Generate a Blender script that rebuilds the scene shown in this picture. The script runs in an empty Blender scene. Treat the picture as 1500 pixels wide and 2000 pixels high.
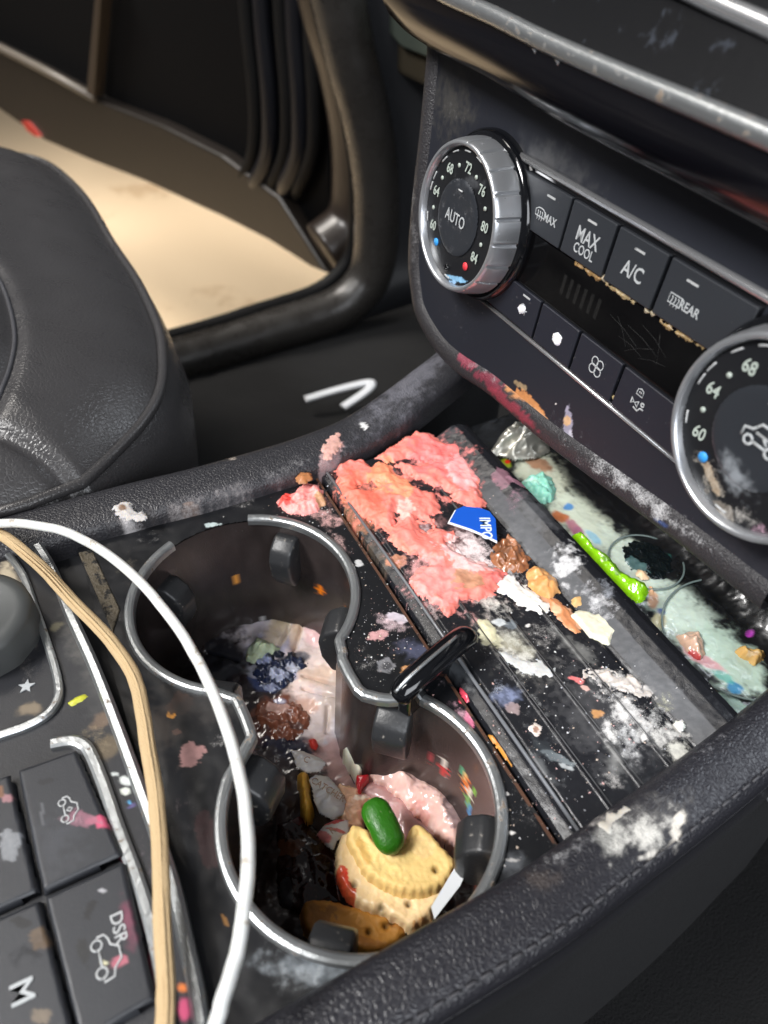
import bpy, bmesh, math, random
import numpy as np
from mathutils import Vector, Matrix

# ------------------------------------------------------------------ camera, world, light
SC = bpy.context.scene
COL = SC.collection
FPX = 1488.279
CAM = np.array([.175, -.03486, .20632])
RM = np.array([[0.44478004, 0.89557051, 0.01114378], [0.62256515, -0.30020078, -0.72269781],
               [-0.64388147, 0.32837929, -0.6910743]])
cam = bpy.data.cameras.new('camera'); co = bpy.data.objects.new('camera', cam); COL.objects.link(co)
cam.sensor_fit = 'VERTICAL'; cam.sensor_height = 36; cam.sensor_width = 27
cam.lens = 36 * FPX / 2000; cam.clip_start = .01; cam.clip_end = 60
cam.dof.use_dof = True; cam.dof.focus_distance = .262; cam.dof.aperture_fstop = 11
M4 = Matrix(((RM[0][0], -RM[1][0], -RM[2][0], CAM[0]), (RM[0][1], -RM[1][1], -RM[2][1], CAM[1]),
             (RM[0][2], -RM[1][2], -RM[2][2], CAM[2]), (0, 0, 0, 1)))
co.matrix_world = M4
SC.camera = co
W = bpy.data.worlds.new('World'); SC.world = W; W.use_nodes = True
bg = W.node_tree.nodes['Background']; bg.inputs[0].default_value = (.93, .95, 1.0, 1); bg.inputs[1].default_value = .08
SC.view_settings.view_transform = 'Standard'; SC.view_settings.look = 'None'
SC.view_settings.exposure = 0.25; SC.view_settings.gamma = 1
SC.cycles.max_bounces = 8; SC.cycles.use_denoising = True


def area(name, loc, target, size, power, col, sy=None):
    l = bpy.data.lights.new(name, 'AREA'); l.energy = power; l.color = col
    l.shape = 'RECTANGLE'; l.size = size; l.size_y = sy or size
    o = bpy.data.objects.new(name, l); COL.objects.link(o); o.location = loc
    o.rotation_euler = (Vector(target) - Vector(loc)).to_track_quat('-Z', 'Y').to_euler()
    return o


area('rear_window_light', (-.12, -1.12, 1.40), (.03, .05, 0), .55, 40, (1, .98, .96), .5)
area('windscreen_light', (.15, 1.25, 1.0), (.05, .05, 0), 1.2, 14, (.86, .92, 1), .6)
area('side_window_light', (1.25, -.25, .75), (.05, .05, 0), 1.2, 16, (.92, .95, 1), .7)
dl_ = area('door_opening_light', (-1.7, -.5, 1.5), (-1.1, .35, -.5), 1.6, 12, (1, .94, .87), 1.2)
dl_.data.spread = math.radians(50)

# ------------------------------------------------------------------ projection helpers (photo pixel -> real plane)


def ray(u, v):
    return RM.T @ np.array([(u - 750) / FPX, (v - 1000) / FPX, 1.])


def PL(u, v, c, n):
    d = ray(u, v); c = np.array(c, float); n = np.array(n, float)
    return CAM + d * np.dot(c - CAM, n) / np.dot(d, n)


def Z(u, v, z=0.): return PL(u, v, (0, 0, z), (0, 0, 1))
def X(u, v, x): return PL(u, v, (x, 0, 0), (1, 0, 0))


PA = .1431
PN = np.array([0, -math.cos(PA), math.sin(PA)]); PU = np.array([0, math.sin(PA), math.cos(PA)]); PX = np.array([1., 0, 0])
K1 = np.array([-.0535, .1081, .0948]); PS = K1 - PN * .013


def F(u, v, off=0.):
    p = PL(u, v, PS + PN * off, PN); return np.array([p[0], np.dot(p - PS, PU)])


def FP(x, s, off=0.): return PS * np.array([0, 1, 1]) + PX * x + PU * s + PN * off


class Deck:
    """flat frame at height z; 2D coords are world x, y"""
    def __init__(self, z): self.z = z
    def uv(self, u, v): return Z(u, v, self.z)[:2]
    def pt(self, a, b, h): return np.stack([a, b, self.z + h], -1)


class Panel:
    def __init__(self, off=0.): self.off = off
    def uv(self, u, v): return F(u, v, self.off)
    def pt(self, a, b, h):
        return (PS * np.array([0, 1, 1]))[None] + a[:, None] * PX + b[:, None] * PU + (h + self.off)[:, None] * PN


# ------------------------------------------------------------------ noise
_rs = np.random.RandomState(7)
_perm = _rs.permutation(4096)
_gr = _rs.rand(4096) * 2 * np.pi


def noise(x, y, seed=0):
    xi = np.floor(x).astype(int); yi = np.floor(y).astype(int); fx = x - xi; fy = y - yi
    def g(ix, iy, dx, dy):
        a = _gr[_perm[(_perm[(ix + seed * 57) & 4095] + iy) & 4095]]
        return np.cos(a) * dx + np.sin(a) * dy
    sx = fx * fx * fx * (fx * (fx * 6 - 15) + 10); sy = fy * fy * fy * (fy * (fy * 6 - 15) + 10)
    a = g(xi, yi, fx, fy); b = g(xi + 1, yi, fx - 1, fy); c = g(xi, yi + 1, fx, fy - 1); d = g(xi + 1, yi + 1, fx - 1, fy - 1)
    return (a + (b - a) * sx + ((c + (d - c) * sx) - (a + (b - a) * sx)) * sy) * 1.5


def fbm(x, y, sc, oct=4, seed=0):
    r = 0; a = 1; t = 0
    for i in range(oct):
        r = r + a * noise(x * sc + 13.7 * i, y * sc + 7.3 * i, seed + i); t += a; a *= .5; sc = sc * 2.1
    return r / t * 1.4


def sstep(x, a, b):
    t = np.clip((x - a) / (b - a), 0, 1); return t * t * (3 - 2 * t)


def lin(r, g, b, k=1.):
    f = lambda c: ((c / 255 + .055) / 1.055) ** 2.4 if c > 10 else c / 255 / 12.92
    return np.array([f(r) * k, f(g) * k, f(b) * k])


# ------------------------------------------------------------------ materials
MATS = {}


def nodes(m):
    m.use_nodes = True; nt = m.node_tree; return nt, nt.nodes['Principled BSDF']


def mat(name, col, rough=.5, metal=0, bump=None, spec=.5, coat=0, speck=None, sss=0, trans=0, rvar=0, scale3=None):
    """bump=(kind,scale,strength,distance); speck=(scale, threshold, colour)"""
    if name in MATS: return MATS[name]
    m = bpy.data.materials.new(name); nt, b = nodes(m); L = nt.links; N = nt.nodes
    b.inputs['Base Color'].default_value = (*col, 1); b.inputs['Roughness'].default_value = rough
    b.inputs['Metallic'].default_value = metal; b.inputs['Specular IOR Level'].default_value = spec
    b.inputs['Coat Weight'].default_value = coat; b.inputs['Coat Roughness'].default_value = .05
    if sss:
        b.inputs['Subsurface Weight'].default_value = sss; b.inputs['Subsurface Radius'].default_value = (.004, .003, .0015)
        b.inputs['Subsurface Scale'].default_value = 1
    b.inputs['Transmission Weight'].default_value = trans
    tc = N.new('ShaderNodeTexCoord')
    src = tc.outputs['Object']
    if scale3:
        mp = N.new('ShaderNodeMapping'); mp.inputs['Scale'].default_value = scale3; L.new(src, mp.inputs[0]); src = mp.outputs[0]
    if bump:
        kind, sc, st, dist = bump
        if kind == 'voronoi':
            t = N.new('ShaderNodeTexVoronoi'); t.feature = 'DISTANCE_TO_EDGE'; t.inputs['Scale'].default_value = sc
            nz = N.new('ShaderNodeTexNoise'); nz.inputs['Scale'].default_value = sc * .7; L.new(src, nz.inputs[0])
            mx = N.new('ShaderNodeMix'); mx.data_type = 'VECTOR'; mx.inputs[0].default_value = .6 / sc * 1.6
            L.new(src, mx.inputs[4]); L.new(nz.outputs['Color'], mx.inputs[5]); L.new(mx.outputs[1], t.inputs[0])
            rp = N.new('ShaderNodeMapRange'); rp.inputs[1].default_value = 0; rp.inputs[2].default_value = .22
            rp.interpolation_type = 'SMOOTHSTEP'
            L.new(t.outputs['Distance'], rp.inputs[0]); h = rp.outputs[0]
        else:
            t = N.new('ShaderNodeTexNoise'); t.inputs['Scale'].default_value = sc; t.inputs['Detail'].default_value = 3
            L.new(src, t.inputs[0]); h = t.outputs['Fac']
        bp = N.new('ShaderNodeBump'); bp.inputs['Strength'].default_value = st; bp.inputs['Distance'].default_value = dist
        L.new(h, bp.inputs['Height']); L.new(bp.outputs[0], b.inputs['Normal'])
    if speck:
        t = N.new('ShaderNodeTexNoise'); t.inputs['Scale'].default_value = speck[0]; t.inputs['Detail'].default_value = 5
        t.inputs['Roughness'].default_value = .65; L.new(src, t.inputs[0])
        r = N.new('ShaderNodeMapRange'); r.inputs[1].default_value = speck[1]; r.inputs[2].default_value = speck[1] + .06
        L.new(t.outputs['Fac'], r.inputs[0])
        mx = N.new('ShaderNodeMix'); mx.data_type = 'RGBA'; mx.inputs[6].default_value = (*col, 1); mx.inputs[7].default_value = (*speck[2], 1)
        L.new(r.outputs[0], mx.inputs[0]); L.new(mx.outputs[2], b.inputs['Base Color'])
        if metal:
            rr = N.new('ShaderNodeMapRange'); rr.inputs[3].default_value = metal; rr.inputs[4].default_value = .0
            L.new(r.outputs[0], rr.inputs[0]); L.new(rr.outputs[0], b.inputs['Metallic'])
        rr = N.new('ShaderNodeMapRange'); rr.inputs[3].default_value = rough; rr.inputs[4].default_value = .75
        L.new(r.outputs[0], rr.inputs[0]); L.new(rr.outputs[0], b.inputs['Roughness'])
    elif rvar:
        t = N.new('ShaderNodeTexNoise'); t.inputs['Scale'].default_value = 60; t.inputs['Detail'].default_value = 6; L.new(src, t.inputs[0])
        r = N.new('ShaderNodeMapRange'); r.inputs[1].default_value = .35; r.inputs[2].default_value = .7
        r.inputs[3].default_value = max(rough - rvar, .03); r.inputs[4].default_value = rough + rvar
        L.new(t.outputs['Fac'], r.inputs[0]); L.new(r.outputs[0], b.inputs['Roughness'])
    MATS[name] = m; return m


def painted(name, bumpk=('noise', 2500, .25, .0002), sss=0., dust=3800., coat=0., spec=.5, metal=0):
    """material reading vertex attributes Col, DCol (powder colour), Dst (powder amount), Rgh"""
    if name in MATS: return MATS[name]
    m = bpy.data.materials.new(name); nt, b = nodes(m); L = nt.links; N = nt.nodes
    def at(n):
        a = N.new('ShaderNodeAttribute'); a.attribute_name = n; return a
    c, dc, ds, rg = at('Col'), at('DCol'), at('Dst'), at('Rgh')
    tc = N.new('ShaderNodeTexCoord')
    t = N.new('ShaderNodeTexNoise'); t.inputs['Scale'].default_value = dust; t.inputs['Detail'].default_value = 6
    t.inputs['Roughness'].default_value = .75
    L.new(tc.outputs['Object'], t.inputs[0])
    v = N.new('ShaderNodeTexNoise'); v.inputs['Scale'].default_value = dust * .16; v.inputs['Detail'].default_value = 3
    L.new(tc.outputs['Object'], v.inputs[0])
    a1 = N.new('ShaderNodeMath'); a1.operation = 'MULTIPLY_ADD'; a1.inputs[1].default_value = .9
    t2 = N.new('ShaderNodeMath'); t2.operation = 'MULTIPLY'; t2.inputs[1].default_value = 2; L.new(t.outputs['Fac'], t2.inputs[0])
    L.new(v.outputs['Fac'], a1.inputs[0]); L.new(t2.outputs[0], a1.inputs[2])      # ~0.72 mean
    a2 = N.new('ShaderNodeMath'); a2.operation = 'ADD'; L.new(a1.outputs[0], a2.inputs[0]); L.new(ds.outputs['Fac'], a2.inputs[1])
    r = N.new('ShaderNodeMapRange'); r.inputs[1].default_value = 2.0; r.inputs[2].default_value = 2.55; r.inputs[4].default_value = .84
    L.new(a2.outputs[0], r.inputs[0])
    mx = N.new('ShaderNodeMix'); mx.data_type = 'RGBA'; L.new(r.outputs[0], mx.inputs[0])
    L.new(c.outputs['Color'], mx.inputs[6]); L.new(dc.outputs['Color'], mx.inputs[7]); L.new(mx.outputs[2], b.inputs['Base Color'])
    rr = N.new('ShaderNodeMix'); rr.data_type = 'FLOAT'; L.new(r.outputs[0], rr.inputs[0]); L.new(rg.outputs['Fac'], rr.inputs[2])
    rr.inputs[3].default_value = .85; L.new(rr.outputs[0], b.inputs['Roughness'])
    kind, sc, st, dist = bumpk
    if kind == 'voronoi':
        n2 = N.new('ShaderNodeTexVoronoi'); n2.feature = 'DISTANCE_TO_EDGE'; n2.inputs['Scale'].default_value = sc
        wz = N.new('ShaderNodeTexNoise'); wz.inputs['Scale'].default_value = sc * .5; L.new(tc.outputs['Object'], wz.inputs[0])
        wm = N.new('ShaderNodeMix'); wm.data_type = 'VECTOR'; wm.inputs[0].default_value = 1.1 / sc
        L.new(tc.outputs['Object'], wm.inputs[4]); L.new(wz.outputs['Color'], wm.inputs[5]); L.new(wm.outputs[1], n2.inputs[0])
        rp = N.new('ShaderNodeMapRange'); rp.inputs[1].default_value = 0; rp.inputs[2].default_value = .3; rp.interpolation_type = 'SMOOTHSTEP'
        L.new(n2.outputs['Distance'], rp.inputs[0]); h = rp.outputs[0]
    else:
        n2 = N.new('ShaderNodeTexNoise'); n2.inputs['Scale'].default_value = sc; n2.inputs['Detail'].default_value = 4
        L.new(tc.outputs['Object'], n2.inputs[0]); h = n2.outputs['Fac']
    b1 = N.new('ShaderNodeBump'); b1.inputs['Strength'].default_value = st; b1.inputs['Distance'].default_value = dist
    L.new(h, b1.inputs['Height'])
    b2 = N.new('ShaderNodeBump'); b2.inputs['Strength'].default_value = .5; b2.inputs['Distance'].default_value = .0002
    L.new(r.outputs[0], b2.inputs['Height']); L.new(b1.outputs[0], b2.inputs['Normal']); L.new(b2.outputs[0], b.inputs['Normal'])
    b.inputs['Specular IOR Level'].default_value = spec; b.inputs['Coat Weight'].default_value = coat; b.inputs['Coat Roughness'].default_value = .08
    b.inputs['Metallic'].default_value = metal
    if sss:
        b.inputs['Subsurface Weight'].default_value = sss; b.inputs['Subsurface Radius'].default_value = (.003, .002, .001); b.inputs['Subsurface Scale'].default_value = 1
    MATS[name] = m; return m


BLK = lin(38, 39, 43)          # black plastic albedo
M_plastic = mat('black_plastic', BLK, .42, bump=('noise', 3500, .25, .0002), speck=(420, .60, lin(120, 116, 112)))
M_plain = mat('matte_black_plastic', lin(34, 35, 38), .5, bump=('noise', 2500, .2, .0002))
M_gloss = mat('piano_black', lin(14, 15, 18), .09, spec=.6, speck=(900, .70, lin(120, 118, 115)))
M_key = mat('key_plastic', lin(40, 43, 48), .46, bump=('noise', 4000, .2, .0001), speck=(700, .70, lin(150, 145, 138)))
M_chrome = mat('satin_chrome', (.42, .44, .45), .32, .85, speck=(330, .60, lin(120, 108, 96)), bump=('noise', 700, .25, .0004))
M_chrome_clean = mat('bright_chrome', (.7, .71, .73), .26, .85, bump=('noise', 300, .1, .0005))
M_leather = mat('black_leather', lin(34, 35, 40), .38, bump=('voronoi', 700, .35, .0003))
M_leather_smooth = mat('seat_leather', lin(60, 59, 60), .31, bump=('voronoi', 520, .25, .0003), rvar=.06)
M_thread = mat('black_thread', lin(60, 60, 64), .7)
M_white = mat('white_print', lin(172, 176, 178), .5, speck=(1200, .62, lin(90, 90, 90)))
M_grey = mat('grey_print', lin(175, 177, 178), .5, speck=(900, .60, lin(80, 80, 82)))
M_rubber = mat('black_rubber', lin(10, 10, 11), .6, spec=.15)
M_carpet = mat('carpet_black', lin(8, 8, 9), .95, bump=('noise', 900, .8, .002))

# ------------------------------------------------------------------ object helpers


def link(o, parent=None):
    COL.objects.link(o)
    if parent: o.parent = parent
    return o


def thing(name, label, cat, loc=(0, 0, 0), group=None):
    o = bpy.data.objects.new(name, None); COL.objects.link(o); o.empty_display_size = .01
    o.location = loc; o['label'] = label; o['category'] = cat
    if group: o['group'] = group
    return o


def tag(o, label, cat, group=None):
    o['label'] = label; o['category'] = cat
    if group: o['group'] = group
    return o


def mesh_obj(name, verts, faces, m, parent=None, smooth=True):
    """numpy verts in world coordinates; shifted into the parent's frame when it has one"""
    verts = np.asarray(verts, float)
    if parent is not None:
        q = parent; off = np.zeros(3)
        while q is not None:
            off += np.array(q.location); q = q.parent
        verts = verts - off
        origin = None
    else:
        origin = (verts.min(0) + verts.max(0)) / 2; origin[2] = verts[:, 2].min(); verts = verts - origin
    me = bpy.data.meshes.new(name)
    faces = np.asarray(faces) if not isinstance(faces, list) else faces
    if isinstance(faces, np.ndarray) and faces.ndim == 2:
        k = faces.shape[1]; n = len(faces)
        me.vertices.add(len(verts)); me.vertices.foreach_set('co', verts.astype(np.float32).ravel())
        me.loops.add(n * k); me.loops.foreach_set('vertex_index', faces.astype(np.int32).ravel())
        me.polygons.add(n); me.polygons.foreach_set('loop_start', np.arange(0, n * k, k, dtype=np.int32))
        me.polygons.foreach_set('loop_total', np.full(n, k, dtype=np.int32))
        me.update(calc_edges=True); me.validate()
    else:
        me.from_pydata([tuple(v) for v in verts], [], [tuple(int(i) for i in f) for f in faces]); me.update()
    me.polygons.foreach_set('use_smooth', [smooth] * len(me.polygons))
    me.materials.append(m)
    o = bpy.data.objects.new(name, me); link(o, parent)
    if origin is not None: o.location = origin
    return o


def setattr_(me, Colr, Rgh, Dst, DCol):
    n = len(me.vertices)
    for nm, arr in (('Col', Colr), ('DCol', DCol)):
        a = me.color_attributes.new(nm, 'FLOAT_COLOR', 'POINT')
        c = np.ones((n, 4), np.float32); c[:, :3] = arr; a.data.foreach_set('color', c.ravel())
    for nm, arr in (('Rgh', Rgh), ('Dst', Dst)):
        a = me.attributes.new(nm, 'FLOAT', 'POINT'); a.data.foreach_set('value', np.broadcast_to(arr, n).astype(np.float32).copy())


def bevel_obj(o, w, seg=2, ang=40):
    md = o.modifiers.new('bevel', 'BEVEL'); md.width = w; md.segments = seg; md.limit_method = 'ANGLE'; md.angle_limit = math.radians(ang)
    return o


def subsurf(o, n=1):
    md = o.modifiers.new('sub', 'SUBSURF'); md.levels = n; md.render_levels = n; return o


def catmull(pts, n=8, closed=False):
    P = np.asarray(pts, float); m = len(P); out = []
    rng = range(m) if closed else range(m - 1)
    for i in rng:
        if closed: p0, p1, p2, p3 = P[(i - 1) % m], P[i], P[(i + 1) % m], P[(i + 2) % m]
        else: p0, p1, p2, p3 = P[max(i - 1, 0)], P[i], P[i + 1], P[min(i + 2, m - 1)]
        for k in range(n):
            t = k / n
            out.append(.5 * ((2 * p1) + (-p0 + p2) * t + (2 * p0 - 5 * p1 + 4 * p2 - p3) * t * t + (-p0 + 3 * p1 - 3 * p2 + p3) * t ** 3))
    if not closed: out.append(P[-1])
    return np.array(out)


def sweep_geo(path, prof, up=(0, 0, 1), closed=False, cap=True, scale=None, closedprof=True):
    """sweep a 2D profile (side, up) along a 3D path; up fixes the profile's second axis"""
    P = np.asarray(path, float); n = len(P); prof = np.asarray(prof, float); k = len(prof); up = np.array(up, float)
    if closed: T = np.roll(P, -1, 0) - np.roll(P, 1, 0)
    else:
        T = np.gradient(P, axis=0)
    T /= np.linalg.norm(T, axis=1)[:, None] + 1e-12
    S = np.cross(T, up); S /= np.linalg.norm(S, axis=1)[:, None] + 1e-12
    U = np.cross(S, T)
    sc = np.ones(n) if scale is None else np.asarray(scale)
    V = (P[:, None] + prof[None, :, :1] * S[:, None] * sc[:, None, None] + prof[None, :, 1:] * U[:, None] * sc[:, None, None]).reshape(-1, 3)
    Fc = []
    for i in range(n if closed else n - 1):
        j = (i + 1) % n
        for a in range(k if closedprof else k - 1):
            b = (a + 1) % k
            Fc.append((i * k + a, i * k + b, j * k + b, j * k + a))
    if cap and not closed and closedprof:
        Fc.append(tuple(range(k))[::-1]); Fc.append(tuple((n - 1) * k + a for a in range(k)))
    return V, Fc


def circle_prof(r, n=12, sy=1.):
    t = np.linspace(0, 2 * np.pi, n, endpoint=False); return np.c_[np.cos(t) * r, np.sin(t) * r * sy]


def tube(name, path, r, m, parent=None, up=(0, 0, 1), closed=False, sy=1., n=12, scale=None):
    V, Fc = sweep_geo(path, circle_prof(r, n, sy), up, closed, True, scale)
    return mesh_obj(name, V, Fc, m, parent)


def rect_prof(w, h, c=.25):
    a, b = w / 2, h / 2; k = min(a, b) * c * 2
    return [(-a, -b), (a, -b), (a, b - k), (a - k, b), (-a + k, b), (-a, b - k)]


def prism(name, poly2, frame, h0, h1, m, parent=None, bev=0, smooth=False):
    """polygon in a frame's 2D coords extruded between heights"""
    a = np.array([p[0] for p in poly2], float); b = np.array([p[1] for p in poly2], float); n = len(a)
    V = np.concatenate([frame.pt(a, b, np.full(n, float(h0))), frame.pt(a, b, np.full(n, float(h1)))])
    Fc = [tuple(range(n))[::-1], tuple(range(n, 2 * n))] + [(i, (i + 1) % n, n + (i + 1) % n, n + i) for i in range(n)]
    o = mesh_obj(name, V, Fc, m, parent, smooth)
    bm = bmesh.new(); bm.from_mesh(o.data); bmesh.ops.recalc_face_normals(bm, faces=bm.faces); bm.to_mesh(o.data); bm.free()
    if bev: bevel_obj(o, bev, 3)
    return o


def lathe(name, prof, c, axis, m, parent=None, n=96, mod=None):
    """prof: (r, h) list"""
    ax = np.array(axis, float); ax /= np.linalg.norm(ax)
    e1 = np.cross(ax, [1, 0, 0]) if abs(ax[0]) < .9 else np.cross(ax, [0, 1, 0]); e1 /= np.linalg.norm(e1); e2 = np.cross(ax, e1)
    V = []; k = len(prof)
    for i in range(n):
        t = 2 * math.pi * i / n
        for j, (r, h) in enumerate(prof):
            rr = r + (mod(t, j) if mod else 0)
            V.append(np.array(c) + (e1 * math.cos(t) + e2 * math.sin(t)) * rr + ax * h)
    Fc = [(i * k + j, ((i + 1) % n) * k + j, ((i + 1) % n) * k + j + 1, i * k + j + 1) for i in range(n) for j in range(k - 1)]
    if prof[-1][0] < 1e-6: pass
    return mesh_obj(name, V, Fc, m, parent)


def sdf_poly(px, py, poly):
    """signed distance, positive inside"""
    poly = np.asarray(poly, float); d = np.full(px.shape, 1e9); ins = np.zeros(px.shape, bool); n = len(poly)
    for i in range(n):
        a = poly[i]; b = poly[(i + 1) % n]; e = b - a; wx = px - a[0]; wy = py - a[1]
        t = np.clip((wx * e[0] + wy * e[1]) / (e @ e + 1e-18), 0, 1)
        d = np.minimum(d, (wx - e[0] * t) ** 2 + (wy - e[1] * t) ** 2)
        c = ((a[1] <= py) & (b[1] > py)) | ((b[1] <= py) & (a[1] > py))
        if abs(e[1]) > 1e-15:
            xi = a[0] + (py - a[1]) * e[0] / e[1]; ins ^= c & (px < xi)
    return np.where(ins, 1, -1) * np.sqrt(d)


def ell(frame, u, v, ru, rv, ang):
    c = frame.uv(u, v); a = math.radians(ang)
    e1 = frame.uv(u + ru * math.cos(a), v + ru * math.sin(a)) - c
    e2 = frame.uv(u - rv * math.sin(a), v + rv * math.cos(a)) - c
    return c, np.linalg.inv(np.array([e1, e2]).T)


def paint(x, y, frame, base, rough, spots, seed=0, dcol=(225, 222, 218)):
    """spots: (kind,u,v,ru,rv,angle,colour,strength[,rough]) kind 's' solid stain, 'd' powder, 't' translucent film.
    u,v,ru,rv are where the stain or sheen sits in the photograph, turned into the frame's own coordinates"""
    n = len(x); C = np.tile(np.asarray(base, float), (n, 1)); R = np.full(n, float(rough)); D = np.zeros(n)
    DC = np.tile(lin(*dcol), (n, 1))
    n1 = fbm(x, y, 160, 5, seed); n2 = fbm(x, y, 500, 4, seed + 9)
    for i, s in enumerate(spots):
        kind, u, v, ru, rv, ang, col, st = s[:8]
        c, Mi = ell(frame, u, v, ru, rv, ang)
        q = np.stack([x - c[0], y - c[1]]); w = Mi @ q; d = np.sqrt((w ** 2).sum(0))
        near = d < 2.2
        if not near.any(): continue
        k = np.roll(n1, i * 37) if False else n1
        e = 1 - d + (n1 * .55 + n2 * .35)
        if kind == 's':
            a = sstep(e, 0, .10) * st * near
            C = C * (1 - a[:, None]) + lin(*col) * (1 + .25 * n2[:, None]) * a[:, None]; R = R * (1 - a) + (s[8] if len(s) > 8 else .5) * a
        elif kind == 'w':
            e = 1 - d + (n1 * .38 + n2 * .14)
            a = sstep(e, -.05, .40) * st * near
            C = C * (1 - a[:, None]) + lin(*col) * (1 + .12 * n1[:, None]) * a[:, None]; R = R * (1 - a) + (s[8] if len(s) > 8 else .45) * a
        elif kind == 't':
            a = sstep(e, 0, 1.) * st * near
            C = C * (1 - a[:, None]) + lin(*col) * a[:, None]; R = R * (1 - a) + (s[8] if len(s) > 8 else .5) * a
        else:
            a = sstep(e, -.3, 1.1) * st * 1.14 * near
            big = a > D; D = np.maximum(D, a); t = np.where(big, 1., 0.)
            DC = DC * (1 - t[:, None]) + lin(*col) * t[:, None]
    return np.clip(C, 0, 1), R, D, DC


def grid(frame, x0, x1, y0, y1, step):
    nx = max(2, int((x1 - x0) / step) + 1); ny = max(2, int((y1 - y0) / step) + 1)
    gx, gy = np.meshgrid(np.linspace(x0, x1, nx), np.linspace(y0, y1, ny), indexing='ij')
    i = np.arange((nx - 1) * (ny - 1)); a = (i // (ny - 1)) * ny + i % (ny - 1)
    return gx.ravel(), gy.ravel(), np.stack([a, a + ny, a + ny + 1, a + 1], 1)


def sheet(name, frame, x0, x1, y0, y1, step, m, parent, base, rough, spots, hfun=None, keep=None, seed=0, dcol=(225, 222, 218), post=None):
    x, y, Fc = grid(frame, x0, x1, y0, y1, step)
    h = hfun(x, y) if hfun else np.zeros_like(x)
    C, R, D, DC = paint(x, y, frame, base, rough, spots, seed, dcol)
    if post: post(x, y, C, R)
    V = frame.pt(x, y, h)
    if keep is not None:
        kv = keep(x, y); fk = kv[Fc].all(1); Fc = Fc[fk]
        used = np.unique(Fc); rm = np.full(len(x), -1); rm[used] = np.arange(len(used)); Fc = rm[Fc]
        V, C, R, D, DC = V[used], C[used], R[used], D[used], DC[used]
    o = mesh_obj(name, V, Fc, m, parent)
    setattr_(o.data, C, R, D, DC)
    return o


def smear(name, label, cat, poly, frame, height, base, spots=(), rough=.45, m=None, rag=.0012, edge=.003, lump=.5, lsc=260, step=.0004,
          seed=1, holes=(), parent=None, group=None, grow=0., drop=.0005, power=.6, hf=.05, dcol=(235, 225, 220), px=True):
    """a real raised dollop whose outline was found in the photograph: ragged edge, lumpy top, edges tucked into the surface"""
    pl = np.array([frame.uv(*p) for p in poly]) if px else np.array(poly)
    mar = rag * 2
    x0, y0 = pl.min(0) - mar; x1, y1 = pl.max(0) + mar
    x, y, Fc = grid(frame, x0, x1, y0, y1, step)
    sd = sdf_poly(x, y, pl)
    for (u, v, ru, rv, ang) in holes:
        c, Mi = ell(frame, u, v, ru, rv, ang); w = Mi @ np.stack([x - c[0], y - c[1]]); d = (np.sqrt((w ** 2).sum(0)) - 1) / np.linalg.norm(Mi, 2)
        sd = np.minimum(sd, d)
    n1 = fbm(x, y, 420, 4, seed); n2 = fbm(x, y, lsc, 2, seed + 5); n3 = fbm(x, y, 900, 2, seed + 8)
    sl = sd + rag * .8 * fbm(x, y, 230, 2, seed + 3) + grow
    sd = sd + rag * n1 + grow
    h = height * np.clip(sl / edge, .12, 1) ** power * (1 - lump * .5 + lump * n2) * sstep(sd, 0, .0007) + height * hf * n3 * np.clip(sd / edge, 0, 1)
    h = np.where(sd > 0, np.maximum(h, height * .05), -drop)
    C, R, D, DC = paint(x, y, frame, base, rough, spots, seed, dcol)
    C = C * (1 + .12 * n2 + .05 * n3)[:, None]
    kv = sd > -step * 1.6; fk = kv[Fc].all(1) & (sd[Fc].max(1) > 0); Fc = Fc[fk]
    used = np.unique(Fc); rm = np.full(len(x), -1); rm[used] = np.arange(len(used)); Fc = rm[Fc]
    V = frame.pt(x, y, h)[used]
    o = mesh_obj(name, V, Fc, m or M_food, parent)
    setattr_(o.data, np.clip(C, 0, 1)[used], R[used], D[used], DC[used])
    if label: tag(o, label, cat, group)
    return o


def text_mesh(name, body, pos, ex, ey, size, m, parent, thick=.00008, bold=0., align='CENTER', aspect=1.):
    cu = bpy.data.curves.new(name, 'FONT'); cu.body = body; cu.size = size; cu.extrude = thick; cu.offset = bold * size
    cu.align_x = align; cu.align_y = 'CENTER'; cu.resolution_u = 3
    tmp = bpy.data.objects.new('tmp_text', cu); COL.objects.link(tmp)
    dg = bpy.context.evaluated_depsgraph_get(); me = bpy.data.meshes.new_from_object(tmp.evaluated_get(dg))
    bpy.data.objects.remove(tmp); bpy.data.curves.remove(cu)
    n = len(me.vertices); a = np.zeros(n * 3, np.float32); me.vertices.foreach_get('co', a); a = a.reshape(-1, 3)
    ex = np.array(ex, float); ey = np.array(ey, float); ez = np.cross(ex, ey); ez /= np.linalg.norm(ez)
    V = np.array(pos) + a[:, :1] * ex * aspect + a[:, 1:2] * ey + a[:, 2:] * ez
    Fc = [tuple(p.vertices) for p in me.polygons]
    bpy.data.meshes.remove(me)
    return mesh_obj(name, V, Fc, m, parent, False)


def strokes(name, lines, pos, ex, ey, size, w, m, parent):
    """symbol made of thin raised strokes; lines in unit coordinates"""
    ex = np.array(ex, float); ey = np.array(ey, float); ez = np.cross(ex, ey)
    Vs = []; Fs = []; o = 0
    for l in lines:
        closed = len(l) > 2 and l[0] == l[-1]
        q = np.array(l[:-1] if closed else l, float)
        P = np.array(pos) + q[:, :1] * size * ex + q[:, 1:] * size * ey
        V, Fc = sweep_geo(P, circle_prof(w, 6, .35), ez, closed)
        Vs.append(V); Fs += [tuple(i + o for i in f) for f in Fc]; o += len(V)
    return mesh_obj(name, np.concatenate(Vs), Fs, m, parent)


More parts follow.
